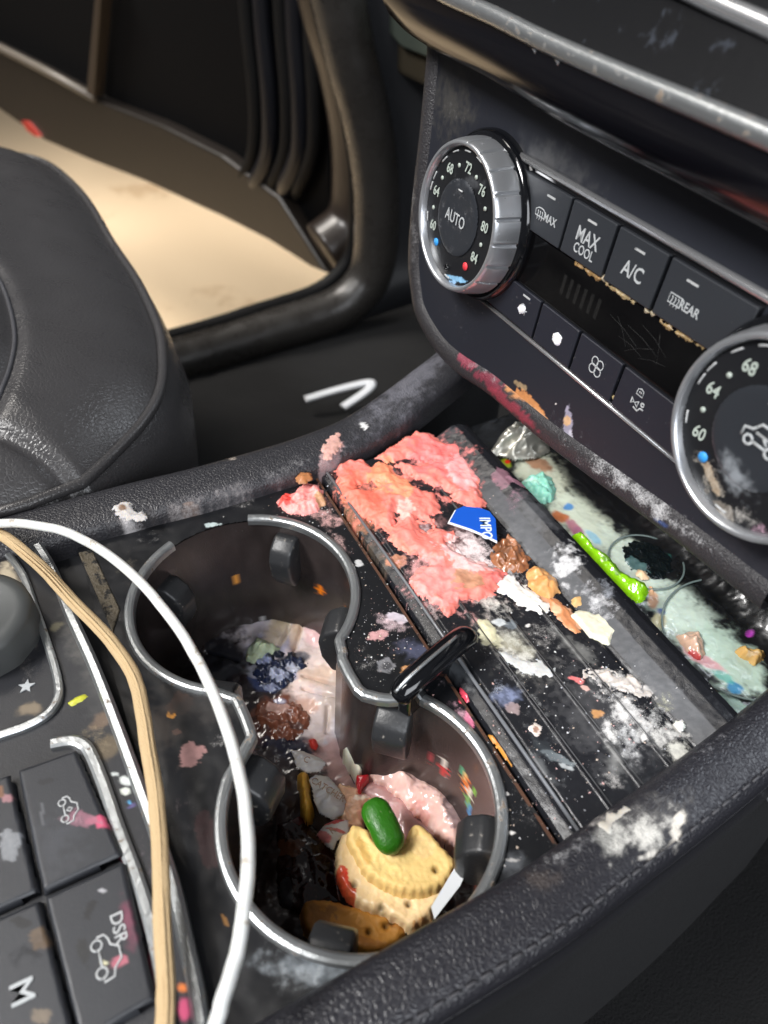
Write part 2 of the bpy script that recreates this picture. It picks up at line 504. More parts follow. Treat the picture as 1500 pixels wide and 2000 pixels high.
def arc(cx, cy, r, a0, a1, n=10, ry=None):
    return [(cx + r * math.cos(math.radians(a0 + (a1 - a0) * i / n)), cy + (ry or r) * math.sin(math.radians(a0 + (a1 - a0) * i / n))) for i in range(n + 1)]


M_deck = painted('stained_black_plastic', ('noise', 3200, .3, .0002), spec=.4)
M_food = painted('sticky_food', ('noise', 1500, .25, .00015), sss=.3)
M_crk = painted('baked_cracker', ('noise', 1100, .35, .0003), sss=.15)
M_wet = painted('wet_spill', ('noise', 400, .2, .0003), sss=.2, coat=.5)
M_dleather = painted('stained_leather', ('voronoi', 740, .45, .0003))
M_fascia = painted('stained_fascia', ('noise', 3800, .25, .00015), spec=.35)
M_wear = painted('worn_edge_trim', ('noise', 1500, .8, .0006), dust=1500)
DK = Deck(0.)

#SECTION: SETTING
# ------------------------------------------------------------------ workshop floor, carpet
M_floor = mat('dusty_floor', lin(222, 198, 164), .8, speck=(3.2, .58, lin(204, 176, 140)), bump=('noise', 8, .2, .01))
o = mesh_obj('ground', [(-7, -4, -.55), (3, -4, -.55), (3, 7, -.55), (-7, 7, -.55)], [(0, 1, 2, 3)], M_floor); o['kind'] = 'structure'
x, y, Fc = grid(DK, -.49, 1.1, -2.4, .75, .014)  # rear stretch lies out of view, added to darken reflections in the panels
zz = -.205 + .004 * fbm(x, y, 12, 3, 3) + .12 * sstep(y, .45, .75)
o = mesh_obj('carpet', np.stack([x, y, zz], -1), Fc, M_carpet); o['kind'] = 'structure'

# door frame: sill, pillar and rubber seal
fr = thing('door_frame', 'black door sill and hinge pillar framing the open driver doorway', 'door frame', (-.5, .08, -.2))
op = [(-.6, -.195), (-.3, -.192), (.05, -.187), (.1616, -.179), (.225, -.172), (.256, -.155), (.270, -.1307), (.2735, -.09), (.2716, -.0423), (.262, .01), (.2498, .0504), (.235, .11), (.21, .2)]
path = catmull([(-.5, a, b) for a, b in op], 8)
M_sill = mat('sill_plastic', lin(42, 40, 38), .32, bump=('noise', 30, .2, .003), rvar=.12)
tube('sill_trim', path + np.array([.022, .012, -.012]), .022, M_sill, fr, up=(1, 0, 0), n=16)
tube('rubber_seal', path + np.array([-.006, .003, -.002]), .0075, M_rubber, fr, up=(1, 0, 0), n=12)
# pillar body behind the seal, as a broad plate following it
V = []; Fq = []
for i, p in enumerate(path):
    t = np.array([0, 1, 0]) if i > len(path) // 2 else np.array([0, 0, -1])
    V += [p + (.03, .0, -.0), p + np.array([.035, .30, -.02]) if i > 40 else p + np.array([.035, 0, -.04])]
for i in range(len(path) - 1): Fq.append((2 * i, 2 * i + 1, 2 * i + 3, 2 * i + 2))
V = [tuple(v) for v in V]
o = mesh_obj('kick_panel', V, Fq, M_plain, fr); md = o.modifiers.new('s', 'SOLIDIFY'); md.thickness = .006
pth = catmull([(-.56, a + .012, b) for a, b in op[4:]], 6)
tube('hinge_pillar', pth + np.array([-.02, .035, 0]), .035, mat('pillar_paint', lin(36, 30, 26), .3), fr, up=(1, 0, 0), n=14)

# open door
A = Z(620, 500, -.2); B = Z(0, 200, -.2)
dx = (B - A); dx[2] = 0; dl = np.linalg.norm(dx); dx /= dl; dz = np.array([0, 0, 1.]); dn = np.cross(dz, dx)
if np.dot(dn, CAM - A) < 0: dn = -dn


class DoorF:
    def uv(self, u, v):
        p = PL(u, v, A, dn); return np.array([np.dot(p - A, dx), p[2] - A[2]])
    def pt(self, a, b, h): return A[None] + a[:, None] * dx + b[:, None] * dz + h[:, None] * dn


DF = DoorF()
dr = thing('car_door', 'open black driver door with a lower storage pocket seen beyond the seat', 'car door', tuple(A))
M_door = mat('door_plastic', lin(23, 19, 16), .36, bump=('noise', 120, .15, .001))
M_doord = mat('door_dark_plastic', lin(7, 7, 8), .7, spec=.06)
low = [DF.uv(*p) for p in ((655, 530), (619, 515), (540, 465), (453, 421), (293, 349), (187, 309), (101, 272), (53, 240), (0, 203), (-60, 150), (-60, 60), (0, 85), (100, 135), (200, 190), (330, 240), (450, 300), (560, 380))]
prism('lower_trim', low, DF, -.03, .012, M_door, dr, .004)
full = [(-.03, .0), (dl + .25, .02), (dl + .25, .9), (-.03, .9)]
prism('door_panel', [(-.02, .012), (dl + .25, .03), (dl + .25, .9), (-.02, .9)], DF, -.06, -.006, M_doord, dr, .004)
pk = [DF.uv(*p) for p in ((205, 186), (226, -60), (215, -60), (190, 180))]
prism('pocket_edge', pk, DF, 0., .018, mat('pocket_edge_plastic', lin(46, 38, 30), .5, spec=.3), dr, .002)
lg = np.array([DF.uv(*p) for p in ((-60, 52), (0, 82), (100, 132), (203, 188))])
tube('pocket_lip', DF.pt(lg[:, 0], lg[:, 1], np.full(4, .014)), .006, mat('lip', lin(80, 74, 66), .45), dr, up=dn)
for k, off in enumerate((0, 34, 66, 96, 122)):
    q = [(480 + off * 1.1, -80), (492 + off, 60), (505 + off * .95, 200), (500 + off * .95, 300), (470 + off * .9, 355 + off * .16), (430 + off * .9, 376 + off * .3)]
    c = catmull([DF.uv(*p) for p in q], 6)
    tube('seal_rib', DF.pt(c[:, 0], c[:, 1], .004 + .002 * (k % 2) - .03 * sstep(np.linspace(0, 1, len(c)), .72, 1.)), .0085 + .002 * (k % 2), [M_rubber, mat('rib_gloss', lin(14, 15, 20), .35, spec=.4)][k % 2], dr, up=dn)
tg = [DF.uv(*p) for p in ((60, 232), (72, 234), (96, 262), (86, 262), (70, 250))]
prism('red_reflector', tg, DF, .008, .016, mat('red_tape', lin(150, 40, 30), .5), dr)

# lower dashboard beam above the footwell
ld = thing('lower_dashboard', 'dark olive glossy lower dashboard beam above the driver footwell', 'dashboard', (-.2, .3, .1))
M_olive = mat('olive_gloss', lin(52, 47, 38), .25)


class XZ:
    def __init__(self, yy): self.yy = yy
    def uv(self, u, v):
        p = PL(u, v, (0, self.yy, 0), (0, 1, 0)); return np.array([p[0], p[2]])
    def pt(self, a, b, h): return np.stack([a, self.yy - h, b], -1)


G = XZ(.30)
prism('beam', [G.uv(*p) for p in ((560, -60), (625, 40), (700, 100), (780, 150), (880, 200), (980, 190), (980, -100), (600, -100))], G, -.06, 0, M_olive, ld, .006)
prism('side_cover', [G.uv(*p) for p in ((700, -60), (755, 40), (800, 90), (900, 130), (900, -90))], G, .002, .008, mat('green_grey', lin(60, 66, 60), .3), ld, .002)
o = prism('firewall', [(-.9, -.5), (.3, -.5), (.3, .35), (-.9, .35)], XZ(.62), -.02, 0, M_plain, ld)

# ------------------------------------------------------------------ driver seat
seat = thing('driver_seat', 'black leather driver seat cushion with piped bolster at the left', 'car seat', (-.25, -.15, -.15))
out = [Z(*p, 0)[:2] for p in ((-60, 335), (0, 320), (60, 322), (120, 342), (190, 405), (250, 500), (300, 575), (340, 660), (352, 720), (350, 790), (320, 855), (260, 925), (200, 985))]
outl = [tuple(p) for p in catmull(out, 5)]
last = outl[-1]
pl = outl + [(last[0] + .004, -.10), (last[0] + .002, -.45), (-.56, -.45), (-.56, -.06)]


def seatz(x, y, d):
    # rises quickly from the edge then crowns; bolster groove near the inner seam
    e = np.clip(d / .045, 0, 1)
    h = -.012 + .03 * np.sqrt(np.clip(1 - (1 - e) ** 2, 0, 1)) + .040 * sstep(d, -.02, .17)
    return h


ctr = np.array([-.28, -.22])
seam = catmull([Z(*p, .02)[:2] for p in ((-80, 500), (-10, 565), (25, 615), (45, 690), (38, 750), (0, 820), (-70, 890))], 60)
seam2 = catmull([Z(*p, .008)[:2] for p in ((-60, 900), (20, 905), (90, 925), (140, 955), (175, 990))], 60)


def dline(x, y, c):
    d_ = np.full(x.shape, 9.)
    for a_ in c: d_ = np.minimum(d_, (x - a_[0]) ** 2 + (y - a_[1]) ** 2)
    return np.sqrt(d_)


pa = np.array(pl + [pl[0]]); La = np.r_[0, np.cumsum(np.linalg.norm(np.diff(pa, axis=0), axis=1))]
la = np.arange(0, La[-1], .0016); pc = np.c_[np.interp(la, La, pa[:, 0]), np.interp(la, La, pa[:, 1])]
ts = np.r_[np.linspace(0, .06, 26)[:-1], np.linspace(.06, 1, 150)]; N1, N2 = len(pc), len(ts)
P2 = (pc[:, None] + (ctr - pc)[:, None] * ts[None, :, None]).reshape(-1, 2); x, y = P2[:, 0], P2[:, 1]
sd = np.maximum(sdf_poly(x, y, pa[:-1]), 0)
h = seatz(x, y, sd) - .0030 * np.exp(-(dline(x, y, seam) / .004) ** 2) - .003 * np.exp(-(dline(x, y, seam2) / .0035) ** 2)
top = np.c_[x, y, h].reshape(N1, N2, 3); dirs = (pc - ctr) / np.linalg.norm(pc - ctr, axis=1)[:, None]
low_ = []
for o_, z_ in ((-.012, -.19), (-.004, -.10), (.0015, -.035), (.0022, -.022), (.0012, -.016)): low_.append(np.c_[pc + dirs * o_, np.full(N1, z_)])
allp = np.concatenate([np.stack(low_, 1), top], 1); K_ = allp.shape[1]
ii, jj = np.meshgrid(np.arange(N1), np.arange(K_ - 1), indexing='ij'); i2 = (ii + 1) % N1
Fc = np.stack([ii * K_ + jj, i2 * K_ + jj, i2 * K_ + jj + 1, ii * K_ + jj + 1], -1).reshape(-1, 4)
mesh_obj('cushion', allp.reshape(-1, 3), Fc, M_leather_smooth, seat)
edge = np.array([(*(np.array(p) + (ctr - np.array(p)) / np.linalg.norm(ctr - np.array(p)) * .007), .0085) for p in outl])
tube('piping', np.concatenate([edge, [[edge[-1][0] + .003, -.06, .0085], [edge[-1][0] + .004, -.10, .0085]]]), .0024, M_leather_smooth, seat, n=10)
sdm = np.maximum(sdf_poly(seam[:, 0], seam[:, 1], pa[:-1]), 0)
tube('seam', np.c_[seam, seatz(seam[:, 0], seam[:, 1], sdm) - .0026][::4], .0010, M_thread, seat, n=6)

ob_ = prism('unseen_backrest', [(-.55, -.02), (-.07, -.02), (-.09, .55), (-.16, .66), (-.46, .66), (-.53, .55)], XZ(-.50), 0, .14, M_leather, seat, .03, True)  # out of view, added to block tan floor reflections in the dashboard

# bent white strip on the carpet
q = np.array([Z(*p, -.19) for p in ((596, 780), (660, 768), (716, 758), (726, 762), (712, 774), (670, 795))])
q[:, 2] += [0, .004, .006, .006, .004, 0]
tag(tube('plastic_strip', catmull(q, 4), .0042, mat('white_plastic', lin(205, 208, 212), .5), None, sy=.5), 'bent white plastic strip lying on the dark footwell carpet', 'plastic strip')

#SECTION: CONSOLE
# ------------------------------------------------------------------ centre console
con = thing('center_console', 'dirty black centre console with twin cup holders and leather side rails', 'car console', (.04, .03, -.2))
c2 = np.array([.0864, .0048]); RR = .0382


def arcpts(c, r, a0, a1, n):
    t = np.radians(np.linspace(a0, a1, n)); return [(c[0] + r * math.cos(a), c[1] + r * math.sin(a)) for a in t]


def opening(r, tight=0.):
    L1 = arcpts((0, 0), r, 35, 325, 90)
    m = [(.0378, -.0170), (.0400, -.0158), (.0512, -.0158), (.0545, -.0175)]
    L2 = arcpts(c2, r, 231.6, 231.6 + 256.8, 90)
    nn = [(.0590, .0270), (.0555, .0225), (.0518, .0201), (.0400, .0201), (.0375, .0212)]
    return L1 + m + L2 + nn


OP = opening(RR)
OPa = np.array(OP)
# deck surface with stains
WP = (228, 224, 220)
deck_spots = [
    ('d', 640, 1010, 70, 30, 20, (240, 190, 185), .75), ('d', 660, 1060, 60, 25, 55, (235, 195, 190), .7), ('d', 600, 985, 80, 30, 0, (240, 170, 165), .7),
    ('d', 470, 985, 70, 16, -12, WP, .45), ('s', 415, 1025, 16, 4, 0, (190, 205, 205), .8), ('d', 290, 1050, 60, 25, -15, WP, .35),
    ('d', 660, 1100, 40, 60, 30, WP, .52), ('s', 700, 1100, 9, 7, 0, (205, 205, 205), .8), ('s', 718, 1060, 5, 4, 0, (210, 205, 205), .8),
    ('d', 765, 1220, 50, 32, 20, (226, 200, 205), .8), ('s', 740, 1240, 18, 10, -20, (210, 160, 160), .8), ('s', 775, 1205, 22, 10, 20, (215, 205, 215), .8),
    ('s', 755, 1300, 17, 14, 0, (150, 150, 155), .55), ('s', 756, 1301, 9, 7, 0, (60, 60, 64), .8), ('d', 720, 1290, 60, 50, 0, WP, .45),
    ('s', 800, 1310, 20, 10, 0, (205, 150, 100), .9), ('d', 840, 1330, 40, 18, 0, (225, 205, 215), .7), ('t', 820, 1270, 60, 30, 0, (110, 115, 145), .5),
    ('s', 905, 1360, 12, 20, 10, (225, 85, 100), 1.), ('s', 915, 1410, 10, 20, 0, (215, 120, 150), .9), ('d', 900, 1400, 26, 60, -20, (230, 180, 195), .75),
    ('d', 1000, 1600, 80, 80, 0, WP, .38), ('s', 988, 1550, 6, 4, 0, WP, .9), ('s', 1001, 1627, 7, 4, 0, WP, .9), ('d', 1040, 1560, 70, 110, 40, WP, .34),
    ('s', 1000, 1680, 14, 3, 5, WP, .8), ('t', 1000, 1690, 50, 35, 0, (120, 124, 130), .5),
    ('t', 620, 1900, 130, 40, 10, (150, 158, 165), .75, .3), ('d', 600, 1910, 120, 50, 0, (190, 196, 200), .62), ('d', 530, 1890, 70, 70, 30, (170, 176, 180), .55),
    ('s', 376, 1470, 26, 22, 0, (165, 125, 122), .9), ('s', 335, 1395, 9, 8, 0, (235, 160, 60), 1.), ('s', 350, 1372, 26, 22, -30, (70, 48, 38), .9),
    ('d', 430, 1440, 40, 60, 20, WP, .46), ('d', 350, 1560, 90, 120, 0, (150, 130, 130), .34), ('s', 345, 1430, 8, 5, 0, (110, 80, 70), .8),
    ('t', 300, 1420, 80, 90, 40, (52, 46, 42), .8), ('t', 380, 1380, 110, 40, 20, (48, 45, 44), .8),
    ('s', 410, 1640, 26, 70, -12, (90, 60, 60), .35), ('d', 250, 1110, 30, 60, -30, (140, 128, 110), .6), ('s', 440, 1800, 12, 4, 60, (170, 120, 60), .6),
]
deck = sheet('deck', DK, -.053, .1285, -.0478, .0474, .0005, M_deck, con, lin(22, 23, 26), .36, deck_spots,
             hfun=lambda x, y: .0004 * fbm(x, y, 60, 3, 4), keep=lambda x, y: sdf_poly(x, y, OP) < .0006, seed=2)
# well walls
x = []; lv = [(0, 0.0004), (.0008, -.0006), (.0012, -.012), (.0018, -.03), (.0026, -.060)]
n = len(OPa); T = np.roll(OPa, -1, 0) - np.roll(OPa, 1, 0); T /= np.linalg.norm(T, axis=1)[:, None]; NI = np.c_[-T[:, 1], T[:, 0]]
# densify vertically for paint
levels = np.linspace(0, 1, 90); V = []
for t in levels:
    d = .0004 + .0028 * t; zz = -.0003 - .0605 * t
    q = OPa + NI * d; V.append(np.c_[q, np.full(n, zz)])
V = np.concatenate(V); Fc = []
k = len(levels)
ii, jj = np.meshgrid(np.arange(k - 1), np.arange(n), indexing='ij'); j2 = (jj + 1) % n
Fc = np.stack([ii * n + jj, (ii + 1) * n + jj, (ii + 1) * n + j2, ii * n + j2], -1).reshape(-1, 4)
well = mesh_obj('cup_well', V, Fc, painted('well_plastic', ('noise', 1500, .25, .0003), dust=1900), con)
w3 = np.array([.0864, .0048])
ang = np.degrees(np.arctan2(V[:, 1] - .0048, V[:, 0] - .0864)); perim = np.tile(np.cumsum(np.r_[0, np.linalg.norm(np.diff(OPa, axis=0), axis=1)]), k)
CW = np.tile(lin(50, 44, 43), (len(V), 1)); RW = np.full(len(V), .2); DW = np.full(len(V), .16); DCW = np.tile(lin(200, 195, 190), (len(V), 1))
nn1 = fbm(perim, V[:, 2] * .5, 120, 4, 5); nn2 = fbm(perim, V[:, 2], 700, 3, 8)
CW *= (1 + .35 * nn1)[:, None]
def wall_spot(u, v, zlev, r, col, st=1., el=1.):
    p = Z(u, v, zlev)
    # nearest wall vertex to the viewing ray
    d = ray(u, v); d = d / np.linalg.norm(d); q = V - CAM; tt = q @ d; dist = np.linalg.norm(q - tt[:, None] * d, axis=1)
    dist[(NI[np.arange(len(V)) % n] * (CAM[:2] - V[:, :2])).sum(1) < 0] = 9
    i0 = np.argmin(dist); c = V[i0]
    dd = np.sqrt(((V[:, :2] - c[:2]) ** 2).sum(1) + ((V[:, 2] - c[2]) * el) ** 2)
    a = sstep(1 - dd / r + nn2 * .7, 0, .25) * st
    global CW
    CW = CW * (1 - a[:, None]) + lin(*col) * a[:, None]
for s in ((628, 1152, .0022, (240, 130, 20)), (462, 1134, .0014, (220, 150, 70)), (676, 1195, .0012, (200, 120, 60)), (862, 1500, .0022, (205, 40, 45)), (870, 1490, .0016, (225, 215, 205)),
          (905, 1520, .0020, (235, 190, 120)), (912, 1538, .0024, (235, 120, 40)), (920, 1552, .0018, (240, 235, 220)), (915, 1565, .0020, (110, 180, 90)), (918, 1582, .0018, (40, 140, 200)),
          (840, 1480, .0016, (200, 70, 80)), (905, 1505, .0015, (70, 160, 120)), (930, 1500, .0012, (90, 60, 40)), (510, 1210, .001, (190, 190, 190)), (925, 1545, .0010, (120, 190, 60))):
    wall_spot(s[0], s[1], -.02, s[2], s[3], 1., .55)
for s in ((520, 1850, .008, (70, 40, 26)), (500, 1780, .010, (66, 42, 30)), (560, 1870, .006, (150, 90, 60)), (940, 1720, .007, (215, 200, 185)), (960, 1680, .005, (200, 170, 140)), (930, 1700, .005, (180, 90, 70))):
    wall_spot(s[0], s[1], -.02, s[2], s[3], .7)
setattr_(well.data, np.clip(CW, 0, 1), RW, DW, DCW)

# floor of the well: spilled, dried liquids and a darker patch at left
DF2 = Deck(-.0585)
floor_spots = [
    ('w', 540, 1230, 110, 80, 20, (228, 218, 224), 1., .25), ('w', 620, 1290, 100, 125, 10, (250, 226, 218), 1., .2), ('w', 640, 1400, 60, 120, 10, (220, 204, 202), 1., .25),
    ('w', 530, 1262, 60, 34, -25, (150, 152, 182), .9, .25), ('w', 545, 1192, 55, 14, 12, (236, 212, 168), 1., .3), ('w', 545, 1232, 45, 26, -60, (196, 176, 140), .9, .3), ('w', 580, 1228, 14, 45, 15, (210, 180, 150), 1., .3),
    ('w', 614, 1226, 22, 40, 0, (244, 196, 192), 1., .2), ('w', 618, 1190, 12, 8, 30, (235, 70, 60), 1.), ('w', 640, 1215, 10, 18, 0, (236, 232, 232), 1.),
    ('w', 560, 1300, 36, 22, -5, (24, 30, 50), 1., .15), ('w', 520, 1330, 42, 26, 15, (70, 84, 128), .9, .2), ('w', 585, 1285, 22, 14, 0, (22, 28, 46), 1., .15), ('w', 560, 1320, 25, 14, 0, (150, 160, 200), .9, .2),
    ('w', 500, 1310, 24, 16, 0, (200, 200, 216), .9), ('w', 630, 1320, 55, 24, 5, (226, 198, 180), 1., .2), ('w', 545, 1395, 62, 48, 0, (120, 74, 58), 1., .18), ('w', 520, 1430, 40, 26, 0, (90, 56, 50), .9, .15),
    ('w', 600, 1380, 30, 20, 0, (214, 176, 160), .9, .2), ('w', 540, 1372, 18, 8, 0, (150, 150, 175), .8), ('w', 645, 1370, 22, 60, 10, (206, 190, 182), .9, .2), ('w', 575, 1460, 70, 24, 10, (44, 44, 62), .95, .15),
    ('w', 640, 1455, 12, 22, 0, (205, 205, 215), .8), ('w', 612, 1452, 9, 12, 0, (215, 60, 50), 1.), ('w', 670, 1440, 34, 60, 10, (214, 206, 214), .9, .2),
    ('w', 430, 1290, 60, 60, 0, (30, 32, 40), .9), ('w', 700, 1500, 110, 70, 20, (196, 160, 158), .95, .25), ('w', 600, 1680, 180, 190, 0, (46, 24, 19), 1., .5),
    ('w', 820, 1560, 120, 70, 30, (238, 206, 198), .9, .3), ('t', 560, 1250, 140, 60, 10, (210, 200, 205), .35),
]


def floor_h(x, y):
    h = .0016 * fbm(x, y, 90, 2, 11) + .0002 * fbm(x, y, 420, 2, 12)
    # moulded ribs in the bottom of the cup
    for (u0, v0, u1, v1) in ((565, 1222, 545, 1265), (590, 1225, 572, 1270), (400, 1270, 465, 1290), (590, 1320, 665, 1336), (590, 1345, 665, 1362), (640, 1380, 636, 1430)):
        a = DF2.uv(u0, v0); b = DF2.uv(u1, v1); e = b - a; L = np.linalg.norm(e); e /= L
        t = (x - a[0]) * e[0] + (y - a[1]) * e[1]; s = abs(-(x - a[0]) * e[1] + (y - a[1]) * e[0])
        h = h - .0022 * np.exp(-(s / .0007) ** 2) * sstep(t, -.001, .001) * sstep(L - t, -.001, .001)
    return h


sheet('well_floor', DF2, -.04, .127, -.038, .047, .0005, M_wet, con, lin(50, 42, 44), .25, floor_spots, hfun=floor_h, keep=lambda x, y: sdf_poly(x, y, OP) > -.002, seed=5)

# chrome rim trim: one open strip, missing where the photo shows bare plastic
a_gap0 = math.degrees(math.atan2(*Z(483, 1013)[:2][::-1])) % 360
a_gap1 = math.degrees(math.atan2(*Z(335, 1064)[:2][::-1])) % 360
oo = opening(RR + .0010)
angs = [math.degrees(math.atan2(p[1], p[0])) % 360 for p in oo[:90]]
i0 = [i for i, a in enumerate(angs) if a < a_gap0]; i1 = [i for i, a in enumerate(angs) if a > a_gap1]
pth = oo[i1[0]:] + oo[:i0[-1] + 1]
pth = catmull([(p[0], p[1], .0006) for p in pth], 2)
V, Fc = sweep_geo(pth, [(-.0020, -.0020), (.0014, -.0020), (.0015, .0002), (.0010, .0009), (.0001, .0012), (-.0010, .0011), (-.0017, .0007), (-.0020, 0)])
mesh_obj('rim_trim', V, Fc, M_chrome, con, False)

# spring tabs of the cup holders
M_tab = mat('tab_rubber', lin(44, 45, 47), .38, bump=('noise', 900, .3, .0003), speck=(420, .63, lin(120, 116, 110)))
def tab(cx, cy, u, v, w=.0092, top=-.004, ln=.024, pro=.0115, zz=-.016):
    p = Z(u, v, zz)[:2]; d = p - np.array([cx, cy]); d /= np.linalg.norm(d); s = np.array([-d[1], d[0]])
    prof = [(.0385, top - .001), (.034, top), (.0385 - pro * .8, top - .003), (.0385 - pro, top - .008), (.0385 - pro * .92, top - ln * .7), (.0385 - pro * .62, top - ln), (.0385 - pro * .35, top - ln * 1.02), (.0385, top - ln * .9)]
    V = []
    for sg in (-1, 1):
        for r, z_ in prof: V.append((*(np.array([cx, cy]) + d * r + s * sg * w / 2), z_))
    k = len(prof)
    Fc = [tuple(range(k))[::-1], tuple(range(k, 2 * k))] + [(i, (i + 1) % k, k + (i + 1) % k, k + i) for i in range(k)]
    o = mesh_obj('spring_tab', V, Fc, M_tab, con, True)
    bm = bmesh.new(); bm.from_mesh(o.data); bmesh.ops.recalc_face_normals(bm, faces=bm.faces); bm.to_mesh(o.data); bm.free()
    bevel_obj(o, .0013, 3, 30)
tab(0, 0, 562, 1090); tab(0, 0, 372, 1185, zz=-.02, top=-.010); tab(0, 0, 648, 1245, w=.012); tab(0, 0, 445, 1345, w=.011, top=-.005)
for (u, v) in ((772, 1415), (545, 1560), (665, 1800), (905, 1655)): tab(c2[0], c2[1], u, v, w=.0115, top=-.004)

# folding divider lever standing over the notch
q = np.array([Z(775, 1363, .006), Z(800, 1335, .010), Z(850, 1290, .012), Z(895, 1253, .012), Z(917, 1240, .009)])
V, Fc = sweep_geo(catmull(q, 6), circle_prof(.0042, 16, .8), scale=np.r_[.5, .85, .95, np.ones(len(catmull(q, 6)) - 6), .95, .85, .5][:len(catmull(q, 6))])
lever = mesh_obj('divider_lever', V, Fc, M_gloss, con)
q2 = np.array([Z(772, 1352, .0105), Z(800, 1322, .014), Z(850, 1278, .0158), Z(893, 1243, .0152)])
tube('lever_edge', catmull(q2, 5), .0006, M_chrome, lever, n=8)
prism('lever_foot', [Z(*p, 0)[:2] for p in ((775, 1375), (800, 1390), (850, 1345), (885, 1300), (870, 1285), (820, 1320))], DK, -.004, .007, M_gloss, lever, .001)

# slider cover (ribbed mat in a tray with a bevelled front lip)
MT = Deck(.0022)


def cover_post(x, y, C, R):
    # the sky's reflection on the sloping front face, painted in as lighter grey
    a = (sstep(y, .1014, .1018) * (1 - sstep(y, .1076, .1080)) * .8 * sstep(x, -.02, .0))[:, None]
    C[:] = C * (1 - a) + lin(80, 82, 86) * a; R[:] = np.where(a[:, 0] > .4, .45, R)


def cover_h(x, y):
    yy = np.interp(y, [.0490, .0494, .0524, .0985, .1002, .1012, .1080, .1115, .1145, .1178, .1195], [-.010, -.0014, 0, 0, -.0012, -.0005, .0030, .0048, .0046, .003, -.006])
    h = yy
    # the lip's edge ledge on the near side
    h = h - .0012 * np.exp(-((y - (.0545 + .0000 * x)) / .0007) ** 2)
    for yr in (.0655, .0775, .0890):
        h = h + .0006 * np.exp(-((y - yr) / .0004) ** 2)
    # rounded left end
    e = np.clip((x + .050) / .006, 0, 1)
    h = h - .006 * (1 - np.sqrt(np.clip(1 - (1 - e) ** 2, 0, 1)))
    return h + .00012 * fbm(x, y, 300, 3, 9)


